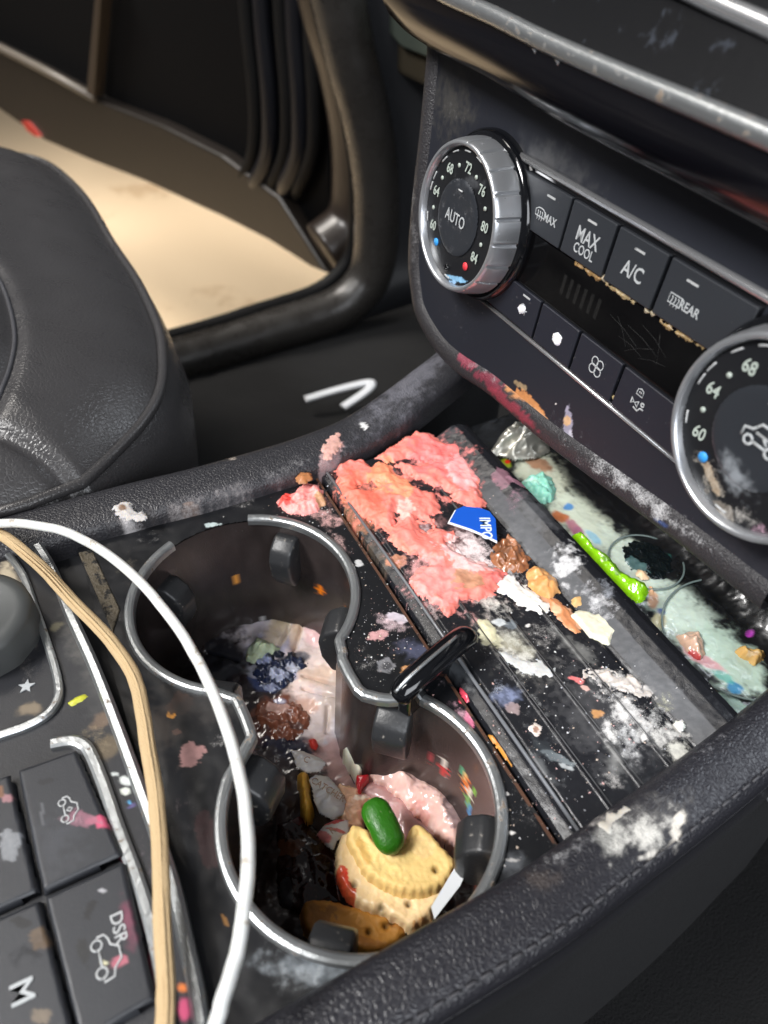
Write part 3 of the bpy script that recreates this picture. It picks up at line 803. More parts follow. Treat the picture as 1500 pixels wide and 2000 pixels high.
mat_spots = [
    ('d', 1230, 1390, 120, 46, 42, (226, 224, 222), 1.0), ('d', 1300, 1430, 60, 60, 20, (226, 224, 220), .95), ('d', 1010, 1290, 70, 30, 25, (220, 218, 210), 1.0), ('t', 1200, 1470, 26, 70, -15, (150, 150, 148), .7), ('t', 1130, 1270, 90, 20, 40, (120, 120, 118), .8),
    ('d', 740, 1180, 30, 80, -38, (210, 205, 200), .8), ('d', 1010, 1330, 200, 16, 46, (190, 190, 190), .55), ('t', 1060, 1500, 60, 14, 50, (96, 98, 100), .8),
    ('d', 850, 900, 130, 70, 30, (246, 150, 146), 1.0), ('d', 720, 980, 110, 90, 40, (240, 140, 122), .95), ('d', 860, 1130, 130, 90, 35, (238, 178, 176), 1.0), ('d', 930, 1080, 110, 60, 35, (240, 226, 226), .95), ('t', 880, 1090, 150, 90, 35, (176, 130, 128), .8),
    ('t', 1180, 1400, 190, 120, 45, (92, 92, 94), .5), ('t', 1000, 1260, 120, 60, 40, (110, 108, 104), .6), ('d', 1020, 1290, 60, 26, 20, (220, 220, 216), .8),
    ('t', 700, 1090, 80, 60, 50, (120, 105, 85), .55), ('d', 690, 1110, 50, 90, -40, (196, 180, 150), .55), ('s', 700, 1010, 40, 26, 40, (130, 96, 66), .7),
    ('s', 775, 1095, 20, 12, 0, (190, 130, 100), .8), ('d', 830, 1060, 60, 50, 20, (205, 205, 210), .78), ('d', 900, 1090, 60, 40, 30, (232, 222, 224), .95),
    ('d', 850, 1180, 60, 50, 30, (226, 200, 198), .7), ('d', 960, 1180, 90, 40, 30, (226, 222, 214), .8), ('d', 1000, 1110, 60, 50, 0, (228, 226, 226), .7),
    ('d', 1105, 1110, 36, 60, -40, (230, 230, 232), .95), ('s', 1070, 1170, 26, 10, 30, (150, 110, 78), .9), ('s', 1095, 1190, 60, 12, 45, (200, 150, 120), .9), ('d', 1160, 1180, 70, 30, 40, (225, 225, 228), .8),
    ('s', 955, 1245, 30, 16, 40, (200, 196, 165), .8), ('t', 1000, 1260, 60, 30, 20, (196, 190, 165), .5), ('s', 1000, 1220, 14, 10, 0, (110, 118, 125), .7), ('d', 1000, 1250, 90, 30, 30, (215, 215, 205), .7),
    ('t', 990, 1360, 34, 28, 0, (140, 150, 182), .9, .3), ('d', 975, 1345, 30, 20, 0, (190, 198, 215), .7), ('s', 1003, 1382, 16, 12, 0, (170, 150, 150), .7),
    ('s', 1090, 1480, 46, 8, 25, (120, 128, 132), .8), ('s', 1105, 1497, 20, 4, 20, (170, 174, 176), .9), ('t', 1060, 1460, 50, 22, 40, (66, 72, 76), .6),
    ('d', 1200, 1330, 70, 40, 20, (222, 220, 218), .85), ('s', 1245, 1345, 46, 14, 15, (205, 200, 196), .85), ('s', 1180, 1320, 42, 8, 20, (214, 206, 200), .9), ('s', 1130, 1328, 18, 7, 20, (215, 120, 120), .9),
    ('d', 1190, 1430, 26, 60, -10, (232, 230, 228), 1.0), ('d', 1230, 1440, 60, 80, 0, (220, 220, 220), .78), ('d', 1280, 1400, 70, 60, 30, (220, 220, 218), .72), ('s', 1168, 1393, 14, 9, 0, (190, 140, 90), .9),
    ('s', 1330, 1470, 26, 14, 40, (200, 200, 192), .85), ('d', 1320, 1460, 60, 40, 40, (226, 224, 215), .9), ('s', 1325, 1415, 14, 8, 30, (238, 236, 230), 1.), ('d', 1300, 1380, 30, 60, -40, (224, 222, 190), .6),
    ('s', 1257, 1440, 4, 12, 10, WP, .9), ('d', 1200, 1530, 40, 30, 0, WP, .6), ('d', 1110, 1310, 160, 110, 40, WP, .33), ('d', 1060, 1420, 120, 150, 40, WP, .3),
    ('t', 1040, 1010, 80, 60, 40, (100, 102, 106), .6), ('d', 1000, 985, 40, 40, 0, (200, 150, 170), .55), ('s', 980, 950, 14, 26, -50, (130, 96, 108), .9), ('s', 1010, 958, 24, 6, 20, (150, 110, 125), .9),
    ('t', 1290, 1350, 150, 22, 47, (120, 122, 126), .85), ('t', 1060, 1090, 140, 22, 47, (112, 114, 118), .85), ('d', 1250, 1310, 120, 26, 47, (190, 190, 192), .4),  # first two films paint the sky's sheen along the lip slope
    ('d', 1400, 1340, 50, 26, 47, WP, .72), ('d', 1180, 1170, 40, 30, 47, (190, 195, 205), .7), ('d', 900, 870, 60, 26, 30, WP, .35), ('t', 870, 850, 30, 16, 20, (70, 72, 76), .8),
    ('d', 840, 1230, 60, 60, 50, WP, .5), ('s', 905, 1370, 9, 14, 0, (220, 90, 100), .8), ('d', 820, 1160, 30, 100, -35, WP, .5), ('t', 880, 1290, 20, 80, -38, (90, 94, 98), .6),
    ('d', 1060, 1240, 80, 60, 30, WP, .5), ('s', 975, 1215, 12, 8, 0, (200, 205, 208), .8), ('s', 1030, 1222, 6, 4, 0, WP, .9), ('s', 1143, 1343, 8, 4, 30, (225, 180, 170), .8),
]
MATK = sheet('slider_cover', MT, -.050, .1235, .0490, .1195, .0004, M_deck, con, lin(30, 31, 35), .24, mat_spots, hfun=cover_h, seed=8, post=cover_post)
# end cap below the left end of the cover
prism('cover_end', [(-.0495, .0478), (-.0440, .0478), (-.0440, .1190), (-.0495, .1190)], DK, -.012, -.0036, M_gloss, MATK, .001)
for nm, yv, z0 in (('edge_strip', .0530, .0023),):
    tube(nm, [(-.046, yv - .0015, z0), (.02, yv, z0), (.1225, yv + .001, z0)], .0006, mat('edge_grey', lin(110, 112, 116), .25), MATK, n=8)
for yr in (.0655, .0775, .0890):
    tube('groove_line', [(.030 if yr < .07 else .05, yr, .0030), (.122, yr + .0008, .0030)], .00018, mat('groove_grey', lin(78, 78, 80), .5), MATK, n=6)

prism('cover_bed', [(-.055, .0470), (.13, .0470), (.13, .118), (-.055, .118)], DK, -.03, -.0105, M_plain, con)
prism('deck_lip', [(-.052, .0466), (.1285, .0466), (.1285, .0475), (-.052, .0475)], DK, -.009, .0003, mat('lip_brown', lin(86, 58, 44), .5, speck=(200, .55, lin(20, 20, 21))), con)
# front storage tray under the climate panel
TR = Deck(-.014)
tray_spots = [
    ('w', 1060, 930, 80, 50, 45, (196, 200, 180), 1., .3), ('w', 1140, 1020, 110, 50, 45, (200, 208, 190), 1., .25), ('w', 1230, 1100, 110, 46, 45, (192, 204, 190), 1., .2), ('w', 1330, 1200, 110, 60, 45, (190, 206, 194), 1., .2),
    ('w', 1420, 1290, 110, 60, 45, (184, 206, 192), 1., .2), ('w', 1050, 905, 36, 14, 20, (150, 90, 50), .8), ('w', 1095, 1010, 20, 12, 20, (190, 100, 40), .9), ('w', 1110, 990, 14, 8, 0, (60, 130, 190), .9), ('w', 1120, 1030, 24, 12, 45, (180, 110, 130), .9),
    ('w', 1130, 1040, 18, 10, 45, (150, 90, 120), .7), ('w', 1160, 1050, 26, 8, 45, (110, 170, 200), .7), ('w', 990, 905, 14, 9, 40, (150, 170, 30), 1.), ('w', 992, 902, 7, 5, 0, (230, 50, 30), 1.),
    ('w', 1290, 1195, 10, 8, 0, (40, 90, 170), .9), ('w', 1285, 1210, 16, 20, 0, (200, 190, 150), .8), ('w', 1275, 1170, 12, 20, 0, (230, 170, 130), .8), ('w', 1345, 1260, 40, 10, 45, (220, 170, 160), .9),
    ('w', 1375, 1290, 50, 12, 30, (214, 150, 160), .8), ('w', 1435, 1345, 20, 14, 30, (40, 130, 180), .9), ('w', 1410, 1320, 30, 10, 30, (90, 180, 170), .7), ('w', 1463, 1240, 8, 7, 0, (190, 70, 190), 1.),
    ('w', 1300, 1090, 12, 8, 0, (60, 140, 130), .7), ('w', 1440, 1380, 50, 16, 40, (170, 200, 190), .8), ('t', 1150, 960, 120, 30, 42, (30, 30, 32), 1., .3), ('t', 1400, 1150, 160, 60, 40, (16, 17, 18), 1., .2),
]


def tray_h(x, y):
    return .0006 * fbm(x, y, 90, 4, 21) + .022 * sstep(y, .158, .185)


sheet('front_tray', TR, -.065, .135, .118, .19, .0005, M_wet, con, lin(26, 27, 29), .3, tray_spots, hfun=tray_h, seed=12)
for (u, v, r, m_) in ((1262, 1095, .0145, M_gloss), (1445, 1240, .027, M_wet)):
    c = Z(u, v, -.0128)
    t = np.linspace(0, 2 * np.pi, 60, endpoint=False)
    tube('recess_ring', np.c_[c[0] + np.cos(t) * r, c[1] + np.sin(t) * r, np.full(60, -.0132)], .0004, mat('ring_clear', lin(110, 124, 122), .2), con, closed=True, n=8)
prism('tray_wall', [(-.065, .1900), (.135, .1900), (.135, .196), (-.065, .196)], DK, -.02, .04, M_plain, con)


# leather rails
def rail(name, pts, prof_fn, m, spots, base, rough, seed):
    P = catmull(pts, 24); n = len(P)
    T = np.gradient(P[:, :3], axis=0); T[:, 2] = 0; T /= np.linalg.norm(T, axis=1)[:, None]; S = np.c_[T[:, 1], -T[:, 0], np.zeros(n)]
    V = []
    pr = prof_fn; k = len(pr)
    for i in range(n):
        w = P[i, 3] if P.shape[1] > 3 else 1.
        for (a, b) in pr: V.append(P[i, :3] + S[i] * a * w + np.array([0, 0, b]))
    V = np.array(V); ii, jj = np.meshgrid(np.arange(n - 1), np.arange(k - 1), indexing='ij')
    Fc = np.stack([ii * k + jj, (ii + 1) * k + jj, (ii + 1) * k + jj + 1, ii * k + jj + 1], -1).reshape(-1, 4)[:, ::-1]
    o = mesh_obj(name, V, Fc, m, con)
    C, R, D, DC = paint(V[:, 0], V[:, 1], Deck(.012), base, rough, spots, seed)
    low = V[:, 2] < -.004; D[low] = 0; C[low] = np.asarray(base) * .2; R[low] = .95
    setattr_(o.data, C, R, D, DC)
    return o, V.reshape(n, k, 3)


def round_prof(w, h, drop, n=60):
    """from inner foot over the padded top to the outer side"""
    pts = [(0, -.004)]
    for i in range(n + 1):
        t = i / n; a = math.pi * t
        pts.append((w / 2 - w / 2 * math.copysign(abs(math.cos(a)) ** .7, math.cos(a)), h * math.sin(a) ** .55))
    pts += [(w + .001, -drop * .3), (w + .004, -drop)]
    q = catmull(pts, 2); return q


rr_spots = [
    ('w', 1200, 1630, 40, 36, 0, (150, 150, 146), .8, .7), ('d', 1260, 1620, 110, 58, -20, (208, 206, 200), 1.1), ('d', 1330, 1610, 20, 50, 10, (214, 208, 198), 1.1), ('d', 1270, 1665, 60, 14, -20, (210, 206, 198), 1.1), ('t', 1270, 1600, 100, 60, -20, (110, 108, 106), .7),
    ('s', 1250, 1640, 36, 14, 10, (40, 40, 44), .85), ('s', 1290, 1640, 16, 10, 0, (36, 36, 40), .9), ('s', 1325, 1610, 12, 30, 10, (216, 210, 200), .8),
    ('d', 1120, 1650, 120, 30, -30, (220, 220, 222), .55), ('d', 1400, 1440, 120, 30, -38, (200, 200, 205), .42), ('d', 900, 1800, 160, 40, -30, (190, 192, 200), .33), ('s', 975, 1680, 16, 3, 0, WP, .8),
    ('t', 1060, 1710, 60, 26, -10, (74, 66, 62), .6), ('d', 700, 1960, 130, 50, -30, (150, 152, 160), .36), ('d', 1170, 1590, 60, 14, -38, (225, 220, 215), .6),
]
inner = [(.1275, -.20), (.1262, -.12), (.1240, -.06), (.1232, -.03), (.1224, 0), (.1218, .03), (.1200, .05), (.1170, .08), (.1133, .11), (.1090, .137), (.1050, .158), (.1010, .18)]
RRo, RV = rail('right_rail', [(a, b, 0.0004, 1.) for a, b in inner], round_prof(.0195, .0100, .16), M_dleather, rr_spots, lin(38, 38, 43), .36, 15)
st = RV[:, 88, :] + np.array([.0002, 0, .0003])
Vs = []; Fs = []; off = 0
st = catmull(st[::6], 20); acc = 0; seg = []
L = np.r_[0, np.cumsum(np.linalg.norm(np.diff(st, axis=0), axis=1))]
s0 = 0
while s0 < L[-1] - .004:
    q = np.array([[np.interp(s, L, st[:, j]) for j in range(3)] for s in np.linspace(s0, s0 + .0031, 4)])
    q[1:3, 2] += .0003
    v_, f_ = sweep_geo(q, circle_prof(.00035, 6)); Vs.append(v_); Fs += [tuple(i + off for i in f) for f in f_]; off += len(v_); s0 += .0042
mesh_obj('stitching', np.concatenate(Vs), Fs, mat('grey_thread', lin(66, 66, 70), .7), RRo)

lr_spots = [
    ('d', 250, 1000, 70, 26, -12, (206, 204, 206), .7), ('s', 240, 990, 12, 10, 0, (226, 222, 222), .9), ('s', 270, 1005, 30, 12, -20, (220, 212, 215), .7), ('s', 350, 985, 46, 8, -14, (120, 100, 80), .8), ('s', 370, 965, 18, 6, 0, (160, 130, 110), .8), ('s', 390, 980, 24, 5, -20, (190, 185, 170), .8),
    ('d', 400, 960, 160, 26, -16, (170, 165, 165), .75), ('d', 640, 890, 90, 26, -26, (190, 180, 182), .7), ('t', 420, 950, 190, 22, -16, (84, 82, 86), .6), ('s', 593, 928, 16, 10, -20, (190, 130, 90), .95), ('s', 655, 853, 12, 8, 0, (230, 160, 150), .9), ('s', 640, 880, 34, 14, -50, (190, 160, 160), .7), ('t', 660, 890, 30, 30, 0, (96, 100, 110), .8),
    ('s', 711, 820, 10, 8, 0, (225, 225, 225), .9), ('s', 724, 851, 6, 4, 0, (180, 195, 175), .9), ('d', 560, 900, 130, 30, -20, (180, 178, 180), .5), ('s', 740, 870, 50, 8, -28, (90, 40, 50), .8), ('s', 790, 860, 50, 10, -30, (150, 44, 50), .8), ('s', 450, 880, 8, 5, 0, (160, 150, 140), .7),
    ('t', 800, 740, 140, 50, -42, (104, 104, 112), .8), ('s', 860, 845, 14, 40, -40, (120, 40, 50), .7), ('t', 280, 1000, 140, 30, -15, (72, 66, 64), .7), ('s', 560, 950, 40, 5, -15, (120, 30, 40), .7),  # first film paints reflected light onto the rail's forward strut
]
li = [(-.0500, -.20, .0), (-.0500, -.10, .0), (-.0490, -.035, .0), (-.0468, 0, 0), (-.0462, .0300, 0), (-.0472, .052, 0), (-.0510, .075, .0), (-.0580, .098, .002), (-.0668, .120, .004), (-.0762, .142, .006), (-.092, .175, .010), (-.11, .21, .014)]
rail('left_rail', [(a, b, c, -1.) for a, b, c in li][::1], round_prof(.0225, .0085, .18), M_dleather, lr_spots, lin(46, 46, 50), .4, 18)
mesh_o = bpy.data.objects['left_rail']
bm = bmesh.new(); bm.from_mesh(mesh_o.data); bmesh.ops.reverse_faces(bm, faces=bm.faces); bm.to_mesh(mesh_o.data); bm.free()
# body between deck and rails, under the deck
prism('console_body', [(-.06, -.3), (.13, -.3), (.13, -.046), (-.06, -.046)], DK, -.19, -.004, M_plain, con)

# ------------------------------------------------------------------ switch panel at the rear left
SP = Deck(.004)
M_sp = painted('stained_switch_panel', ('noise', 2600, .3, .0002))
trim = [(20, 1018), (45, 1030), (60, 1046), (100, 1110), (136, 1197), (181, 1296), (226, 1412), (268, 1527), (304, 1627), (336, 1727), (362, 1842), (384, 1947), (396, 2060), (400, 2200)]
tp = catmull([Z(*p, .006) for p in trim], 8)
sp_poly = [tuple(p[:2]) for p in tp] + [(.16, -.30), (-.12, -.30), (-.12, -.075)]
sp_spots = [
    ('t', 190, 1350, 60, 120, -20, (66, 66, 66), .6), ('w', 200, 1405, 30, 16, -30, (110, 92, 76), .75), ('w', 210, 1460, 26, 30, 0, (96, 84, 66), .8), ('d', 190, 1440, 50, 60, 0, (150, 135, 110), .6), ('w', 112, 1222, 18, 10, -30, (130, 124, 100), .85),
    ('w', 245, 1525, 14, 9, 30, (205, 210, 206), .9), ('w', 225, 1512, 10, 4, 0, (205, 210, 208), .9), ('w', 245, 1545, 10, 8, 0, (210, 215, 205), .9), ('w', 256, 1575, 12, 5, -30, (90, 80, 130), .9), ('w', 252, 1567, 5, 4, 0, (80, 170, 220), .9),
    ('w', 240, 1660, 14, 26, -20, (140, 40, 70), .7), ('w', 262, 1780, 14, 60, -18, (150, 60, 90), .7), ('w', 300, 1900, 8, 50, -10, (150, 40, 70), .6), ('w', 355, 1930, 14, 14, 0, (220, 120, 50), .9), ('w', 358, 1970, 14, 30, 0, (190, 70, 110), .9),
    ('d', 60, 1250, 30, 60, -20, (140, 130, 120), .62), ('w', 15, 1140, 26, 46, -20, (200, 186, 160), .85), ('w', 58, 1385, 28, 14, -10, (130, 116, 96), .8), ('d', 50, 1300, 40, 80, 0, (120, 115, 108), .5), ('d', 150, 1120, 60, 60, 40, (120, 116, 110), .5),
    ('w', 80, 1800, 6, 4, 0, (200, 200, 200), .8), ('w', 20, 1160, 20, 20, 0, (160, 145, 120), .7), ('t', 150, 1250, 30, 120, -22, (90, 88, 84), .5), ('d', 290, 1700, 30, 160, -16, (170, 150, 160), .45),
]
sheet('switch_plate', SP, -.125, .155, -.16, -.046, .0006, M_sp, con, lin(36, 37, 41), .42, sp_spots, keep=lambda x, y: sdf_poly(x, y, sp_poly) > -.001, seed=23)
V, Fc = sweep_geo(tp, [(-.0018, -.008), (.0018, -.008), (.0018, -.001), (.0010, .0002), (-.0008, .0004), (-.0018, -.0006)])
mesh_obj('outer_trim', V, Fc, M_chrome, con, False)
# stepped skirt between trim and deck
V, Fc = sweep_geo(tp + np.array([0, 0, -.001]), [(.0020, -.020), (.0060, -.020), (.0055, -.0040), (.0035, -.0012), (.0020, -.001)])
mesh_obj('trim_skirt', V, Fc, M_gloss, con)
for nm, pts, w in (('dial_surround', [(-60, 1062), (0, 1076), (21, 1089), (47, 1128), (68, 1186), (95, 1265), (112, 1325), (113, 1362), (92, 1394), (52, 1417), (0, 1435), (-60, 1455)], .0024),
                   ('key_surround', [(100, 1452), (138, 1446), (160, 1452), (176, 1470), (200, 1527), (231, 1617), (262, 1700), (294, 1800), (315, 1895), (326, 2000), (332, 2100)], .0034)):
    q = catmull([Z(*p, .0052) for p in pts], 8)
    V, Fc = sweep_geo(q, [(-w / 2, -.002), (w / 2, -.002), (w / 2, .0003), (w / 4, .0008), (-w / 4, .0008), (-w / 2, .0002)])
    mesh_obj(nm, V, Fc, M_chrome, con, False)
# rotary controller
c = Z(-48, 1225, .010)
lathe('rotary_controller', [(.0185, -.006), (.0185, .004), (.0180, .0055), (.016, .0065), (.0135, .0068), (.012, .0060), (0, .0062)], c, (0, 0, 1), mat('dial_metal', lin(84, 86, 86), .5, .4), con, 72, mod=lambda t, j: (.0002 * math.cos(t * 60) if j in (0, 1) else 0))


M_keyp = painted('stained_key', ('noise', 3000, .3, .00015))
key_spots = [('s', 200, 1605, 28, 14, 0, (190, 80, 110), .95), ('s', 160, 1600, 40, 14, 10, (150, 100, 115), .8), ('d', 130, 1600, 50, 20, 0, (190, 150, 160), .6), ('s', 90, 1525, 18, 6, -10, (26, 27, 30), .8), ('s', 82, 1590, 4, 26, 0, (110, 112, 116), .5),
             ('s', 230, 1880, 20, 12, -30, (180, 100, 115), .8), ('s', 205, 1880, 8, 5, 0, (210, 205, 170), .9), ('s', 175, 1780, 8, 26, 25, (22, 22, 24), .9), ('s', 165, 1860, 10, 26, -10, (26, 26, 26), .8), ('s', 80, 1830, 26, 26, 0, (90, 74, 58), .85), ('s', 40, 1800, 26, 10, 10, (20, 20, 22), .9),
             ('s', 80, 1983, 20, 14, 0, (110, 98, 84), .9), ('d', 50, 1860, 60, 30, -20, (70, 66, 60), .6), ('s', 16, 1560, 14, 8, 0, (150, 110, 115), .9), ('s', 20, 1650, 22, 30, 0, (120, 124, 130), .75, .2), ('s', 0, 1548, 8, 12, 0, (120, 84, 60), .9), ('s', 200, 1740, 6, 4, 0, (180, 180, 184), .8),
             ('t', 110, 1640, 90, 90, 0, (66, 68, 74), .5), ('t', 250, 1800, 16, 60, -10, (130, 60, 84), .6), ('d', 120, 1600, 120, 110, 0, (150, 150, 152), .26), ('d', 190, 1850, 120, 110, 0, (150, 150, 152), .26)]


def key(quad, zt=.0072, parent=con, name='switch_key'):
    q = np.array([Z(*p, zt)[:2] for p in quad]); c = q.mean(0); q = c + (q - c) * .995
    fr_ = Deck(zt)
    x0, y0 = q.min(0); x1, y1 = q.max(0); x, y, Fc = grid(fr_, x0, x1, y0, y1, .0006)
    sd = sdf_poly(x, y, q); h = -.0030 * (1 - np.sqrt(np.clip(1 - (1 - np.clip(sd / .0009, 0, 1)) ** 2, 0, 1)))
    kv = sd > -.0003; fk = kv[Fc].all(1); Fc = Fc[fk]; used = np.unique(Fc); rm = np.full(len(x), -1); rm[used] = np.arange(len(used))
    C, R, D, DC = paint(x, y, fr_, lin(40, 42, 47), .42, key_spots, 31)
    o = mesh_obj(name, fr_.pt(x, y, h)[used], rm[Fc], M_keyp, parent); setattr_(o.data, C[used], R[used], D[used], DC[used]); return o


kA = key([(31, 1503), (150, 1461), (240, 1669), (81, 1743)]); kB = key([(84, 1750), (244, 1678), (306, 1950), (155, 2040)])
kC = key([(-120, 1560), (20, 1508), (76, 1740), (-120, 1830)]); kD = key([(-120, 1840), (78, 1754), (150, 2030), (-100, 2150)])
EX = (1, 0, 0); EY = (0, 1, 0)
carp = [[(-1, -.25), (-1, .1), (-.75, .25), (-.45, .3), (-.2, .65), (.35, .65), (.65, .3), (1, .2), (1.05, -.25), (.85, -.25)], [(.35, -.25), (-.35, -.25)],
        arc(-.65, -.3, .25, 0, 360, 10), arc(.62, -.3, .25, 0, 360, 10)]
strokes('symbol', carp + [[(-.1, .1), (.05, .3), (.2, .1), (.05, -.1), (-.1, .1)]], Z(133, 1580, .0074), EX, EY, .0038, .00024, M_grey, kA)
strokes('symbol', carp, Z(207, 1868, .0074), EX, EY, .0050, .00026, M_grey, kB)
text_mesh('symbol_text', 'DSR', Z(231, 1812, .0074), EX, EY, .0042, M_grey, kB, bold=.01)
text_mesh('symbol_text', 'M', Z(41, 1938, .0074), EX, EY, .0072, M_white, kD, bold=.012)
star = [(math.cos(math.pi / 2 + i * math.pi / 5) * (1 if i % 2 == 0 else .42), math.sin(math.pi / 2 + i * math.pi / 5) * (1 if i % 2 == 0 else .42)) for i in range(10)]
sc_ = Z(52, 1341, .0042)
prism('star_symbol', [(sc_[0] + a * .0026, sc_[1] + b * .0026) for a, b in star], Deck(.0042), -.0001, .0003, M_white, con)
# dirt-filled slot between the switch plate and the cup holders
prism('slot_strip', [Z(*p, -.001)[:2] for p in ((155, 1085), (182, 1080), (236, 1195), (222, 1240), (205, 1200))], Deck(0), -.003, .0008, mat('slot_dirt', lin(84, 76, 62), .55, bump=('noise', 500, .8, .001), speck=(300, .52, lin(24, 22, 20))), con, .0004)

#SECTION: CLIMATE
# ------------------------------------------------------------------ climate panel
cp = thing('climate_panel', 'black climate control panel with two round temperature dials and key rows', 'control panel', tuple(FP(.03, -.05)))
PF = Panel(0.)
outp = [F(*p) for p in ((848, 60), (846, 100), (832, 250), (815, 400), (808, 500), (812, 560), (822, 610), (858, 672), (900, 712), (960, 752), (1080, 852), (1300, 1012), (1500, 1168))]
outp = [tuple(p) for p in catmull(outp, 6)] + [(.20, -.036)]
f_poly = outp + [(.20, .075), (outp[0][0], .075)]
fs = [
    ('t', 880, 200, 60, 90, 0, (70, 68, 64), .6), ('d', 900, 620, 90, 60, 40, (190, 190, 195), .3), ('d', 1100, 850, 200, 60, 37, (190, 190, 195), .36), ('d', 880, 220, 60, 60, 0, (200, 200, 200), .34),  # first film paints brownish stain and the top-left sheen together
    ('s', 1035, 790, 50, 14, 42, (190, 130, 80), .95, .6), ('s', 1055, 812, 26, 8, 42, (200, 150, 110), .9), ('s', 1015, 752, 16, 5, 30, (150, 130, 100), .8), ('s', 1110, 830, 8, 36, 0, (160, 156, 175), .8), ('s', 1108, 822, 6, 12, 0, (205, 165, 120), .9), ('s', 1115, 850, 4, 14, -10, (190, 188, 200), .8),
    ('s', 1085, 790, 3, 2, 0, WP, .9), ('d', 1020, 470, 30, 30, 0, (200, 200, 200), .3), ('d', 1200, 420, 200, 40, 30, (180, 180, 180), .26), ('t', 1070, 330, 120, 60, 30, (84, 84, 84), .5),
    ('d', 1300, 1000, 160, 30, 37, (210, 210, 215), .5), ('s', 1300, 640, 40, 3, 30, (205, 175, 130), .9), ('s', 1185, 545, 60, 3, 36, (205, 178, 130), .8), ('s', 1370, 700, 40, 4, 36, (190, 170, 130), .7), ('s', 1430, 665, 26, 8, -30, (180, 150, 110), .9),
    ('t', 1450, 1100, 120, 60, 38, (50, 50, 56), .7),
]
sheet('fascia', PF, outp[0][0] - .01, .2, -.064, .075, .0006, M_fascia, cp, lin(34, 36, 43), .40, fs, keep=lambda x, y: sdf_poly(x, y, f_poly) > 0, seed=41)
ob = np.array(outp); epath = PF.pt(ob[:, 0], ob[:, 1], np.zeros(len(ob)))
epath = catmull(epath[::2], 10)
k = 24; pr = [(math.cos(2 * math.pi * i / k) * .0050, math.sin(2 * math.pi * i / k) * .0032 - .0016) for i in range(k)]
V, Fc = sweep_geo(epath, pr, up=PN, cap=False)
ss = np.array([np.dot(v - PS * np.array([0, 1, 1]), PU) for v in V])
edge = mesh_obj('edge_trim', V, [f for f in Fc], M_wear, cp)
es = [('d', 1250, 960, 300, 34, 37, (196, 196, 198), .82), ('d', 950, 720, 90, 26, 37, (170, 168, 170), .65), ('s', 960, 742, 36, 12, 37, (130, 44, 64), .7), ('s', 1000, 790, 60, 10, 42, (140, 50, 66), .7), ('s', 915, 705, 20, 10, 40, (150, 60, 80), .7),
      ('d', 812, 400, 16, 200, 0, (150, 150, 152), .55), ('s', 1015, 765, 26, 14, 30, (190, 130, 80), .9), ('s', 1300, 1020, 12, 5, 30, (60, 90, 150), .7)]
C, R, D, DC = paint(V[:, 0], ss, PF, lin(44, 43, 46), .42, es, 44)
setattr_(edge.data, C, R, D, DC)
# underside skirt going back into the dash
sk = [(.0, 0)]
V, Fc = sweep_geo(epath, [(-.0010, -.003), (.0035, -.003), (.0060, -.007), (.0045, -.015), (-.001, -.06), (-.004, -.06)], up=PN, cap=False)
ss = np.array([np.dot(v - PS * np.array([0, 1, 1]), PU) for v in V])
sko = mesh_obj('underside_skirt', V, Fc, M_wear, cp)
es2 = [('s', 960, 770, 60, 26, 40, (110, 30, 44), .8), ('s', 1030, 830, 60, 26, 40, (120, 60, 76), .7), ('d', 1200, 960, 250, 50, 37, (120, 120, 122), .25), ('t', 1100, 900, 120, 40, 37, (110, 86, 100), .7)]
C, R, D, DC = paint(V[:, 0], ss, PF, lin(40, 38, 41), .4, es2, 46); setattr_(sko.data, C, R, D, DC)


def rect(x0, x1, s0, s1): return [(x0, s0), (x1, s0), (x1, s1), (x0, s1)]


def fb(name, x0, x1, s0, s1, h0, h1, m, parent, bev=.0004):
    return prism(name, rect(x0, x1, s0, s1), PF, h0, h1, m, parent, bev)


# recessed bed, chrome strips, display
fb('key_bed', -.043, .066, -.0272, .0238, -.001, .0002, M_gloss, cp, 0)
V, Fc = sweep_geo([FP(-.045, .0249, .0002), FP(.20, .0249, .0002)], [(-.0012, -.0004), (.0012, -.0004), (.0012, .0008), (.0004, .0018), (-.0006, .0017), (-.0012, .0008)], up=PN)
mesh_obj('chrome_strip', V, Fc, M_chrome_clean, cp)
V, Fc = sweep_geo([FP(-.046, -.0275, .0002), FP(.066, -.0268, .0002)], [(-.0007, -.0004), (.0007, -.0004), (.0007, .0006), (0, .0012), (-.0007, .0006)], up=PN)
mesh_obj('chrome_strip', V, Fc, M_chrome_clean, cp)
disp = fb('display', -.0335, .064, -.0114, .0056, .0004, .0008, mat('display_glass', lin(6, 6, 7), .14, spec=.16, rvar=.06), cp)
for i in range(6): fb('ghost_segment', -.004 + i * .0035, -.0025 + i * .0035, -.0062, .0002, .00079, .00083, mat('ghost', lin(18, 18, 18), .2), disp, 0)
ind = []
ux = [(-.036, -.0098), (-.0086, .0118), (.0132, .0336), (.0350, .0655)]
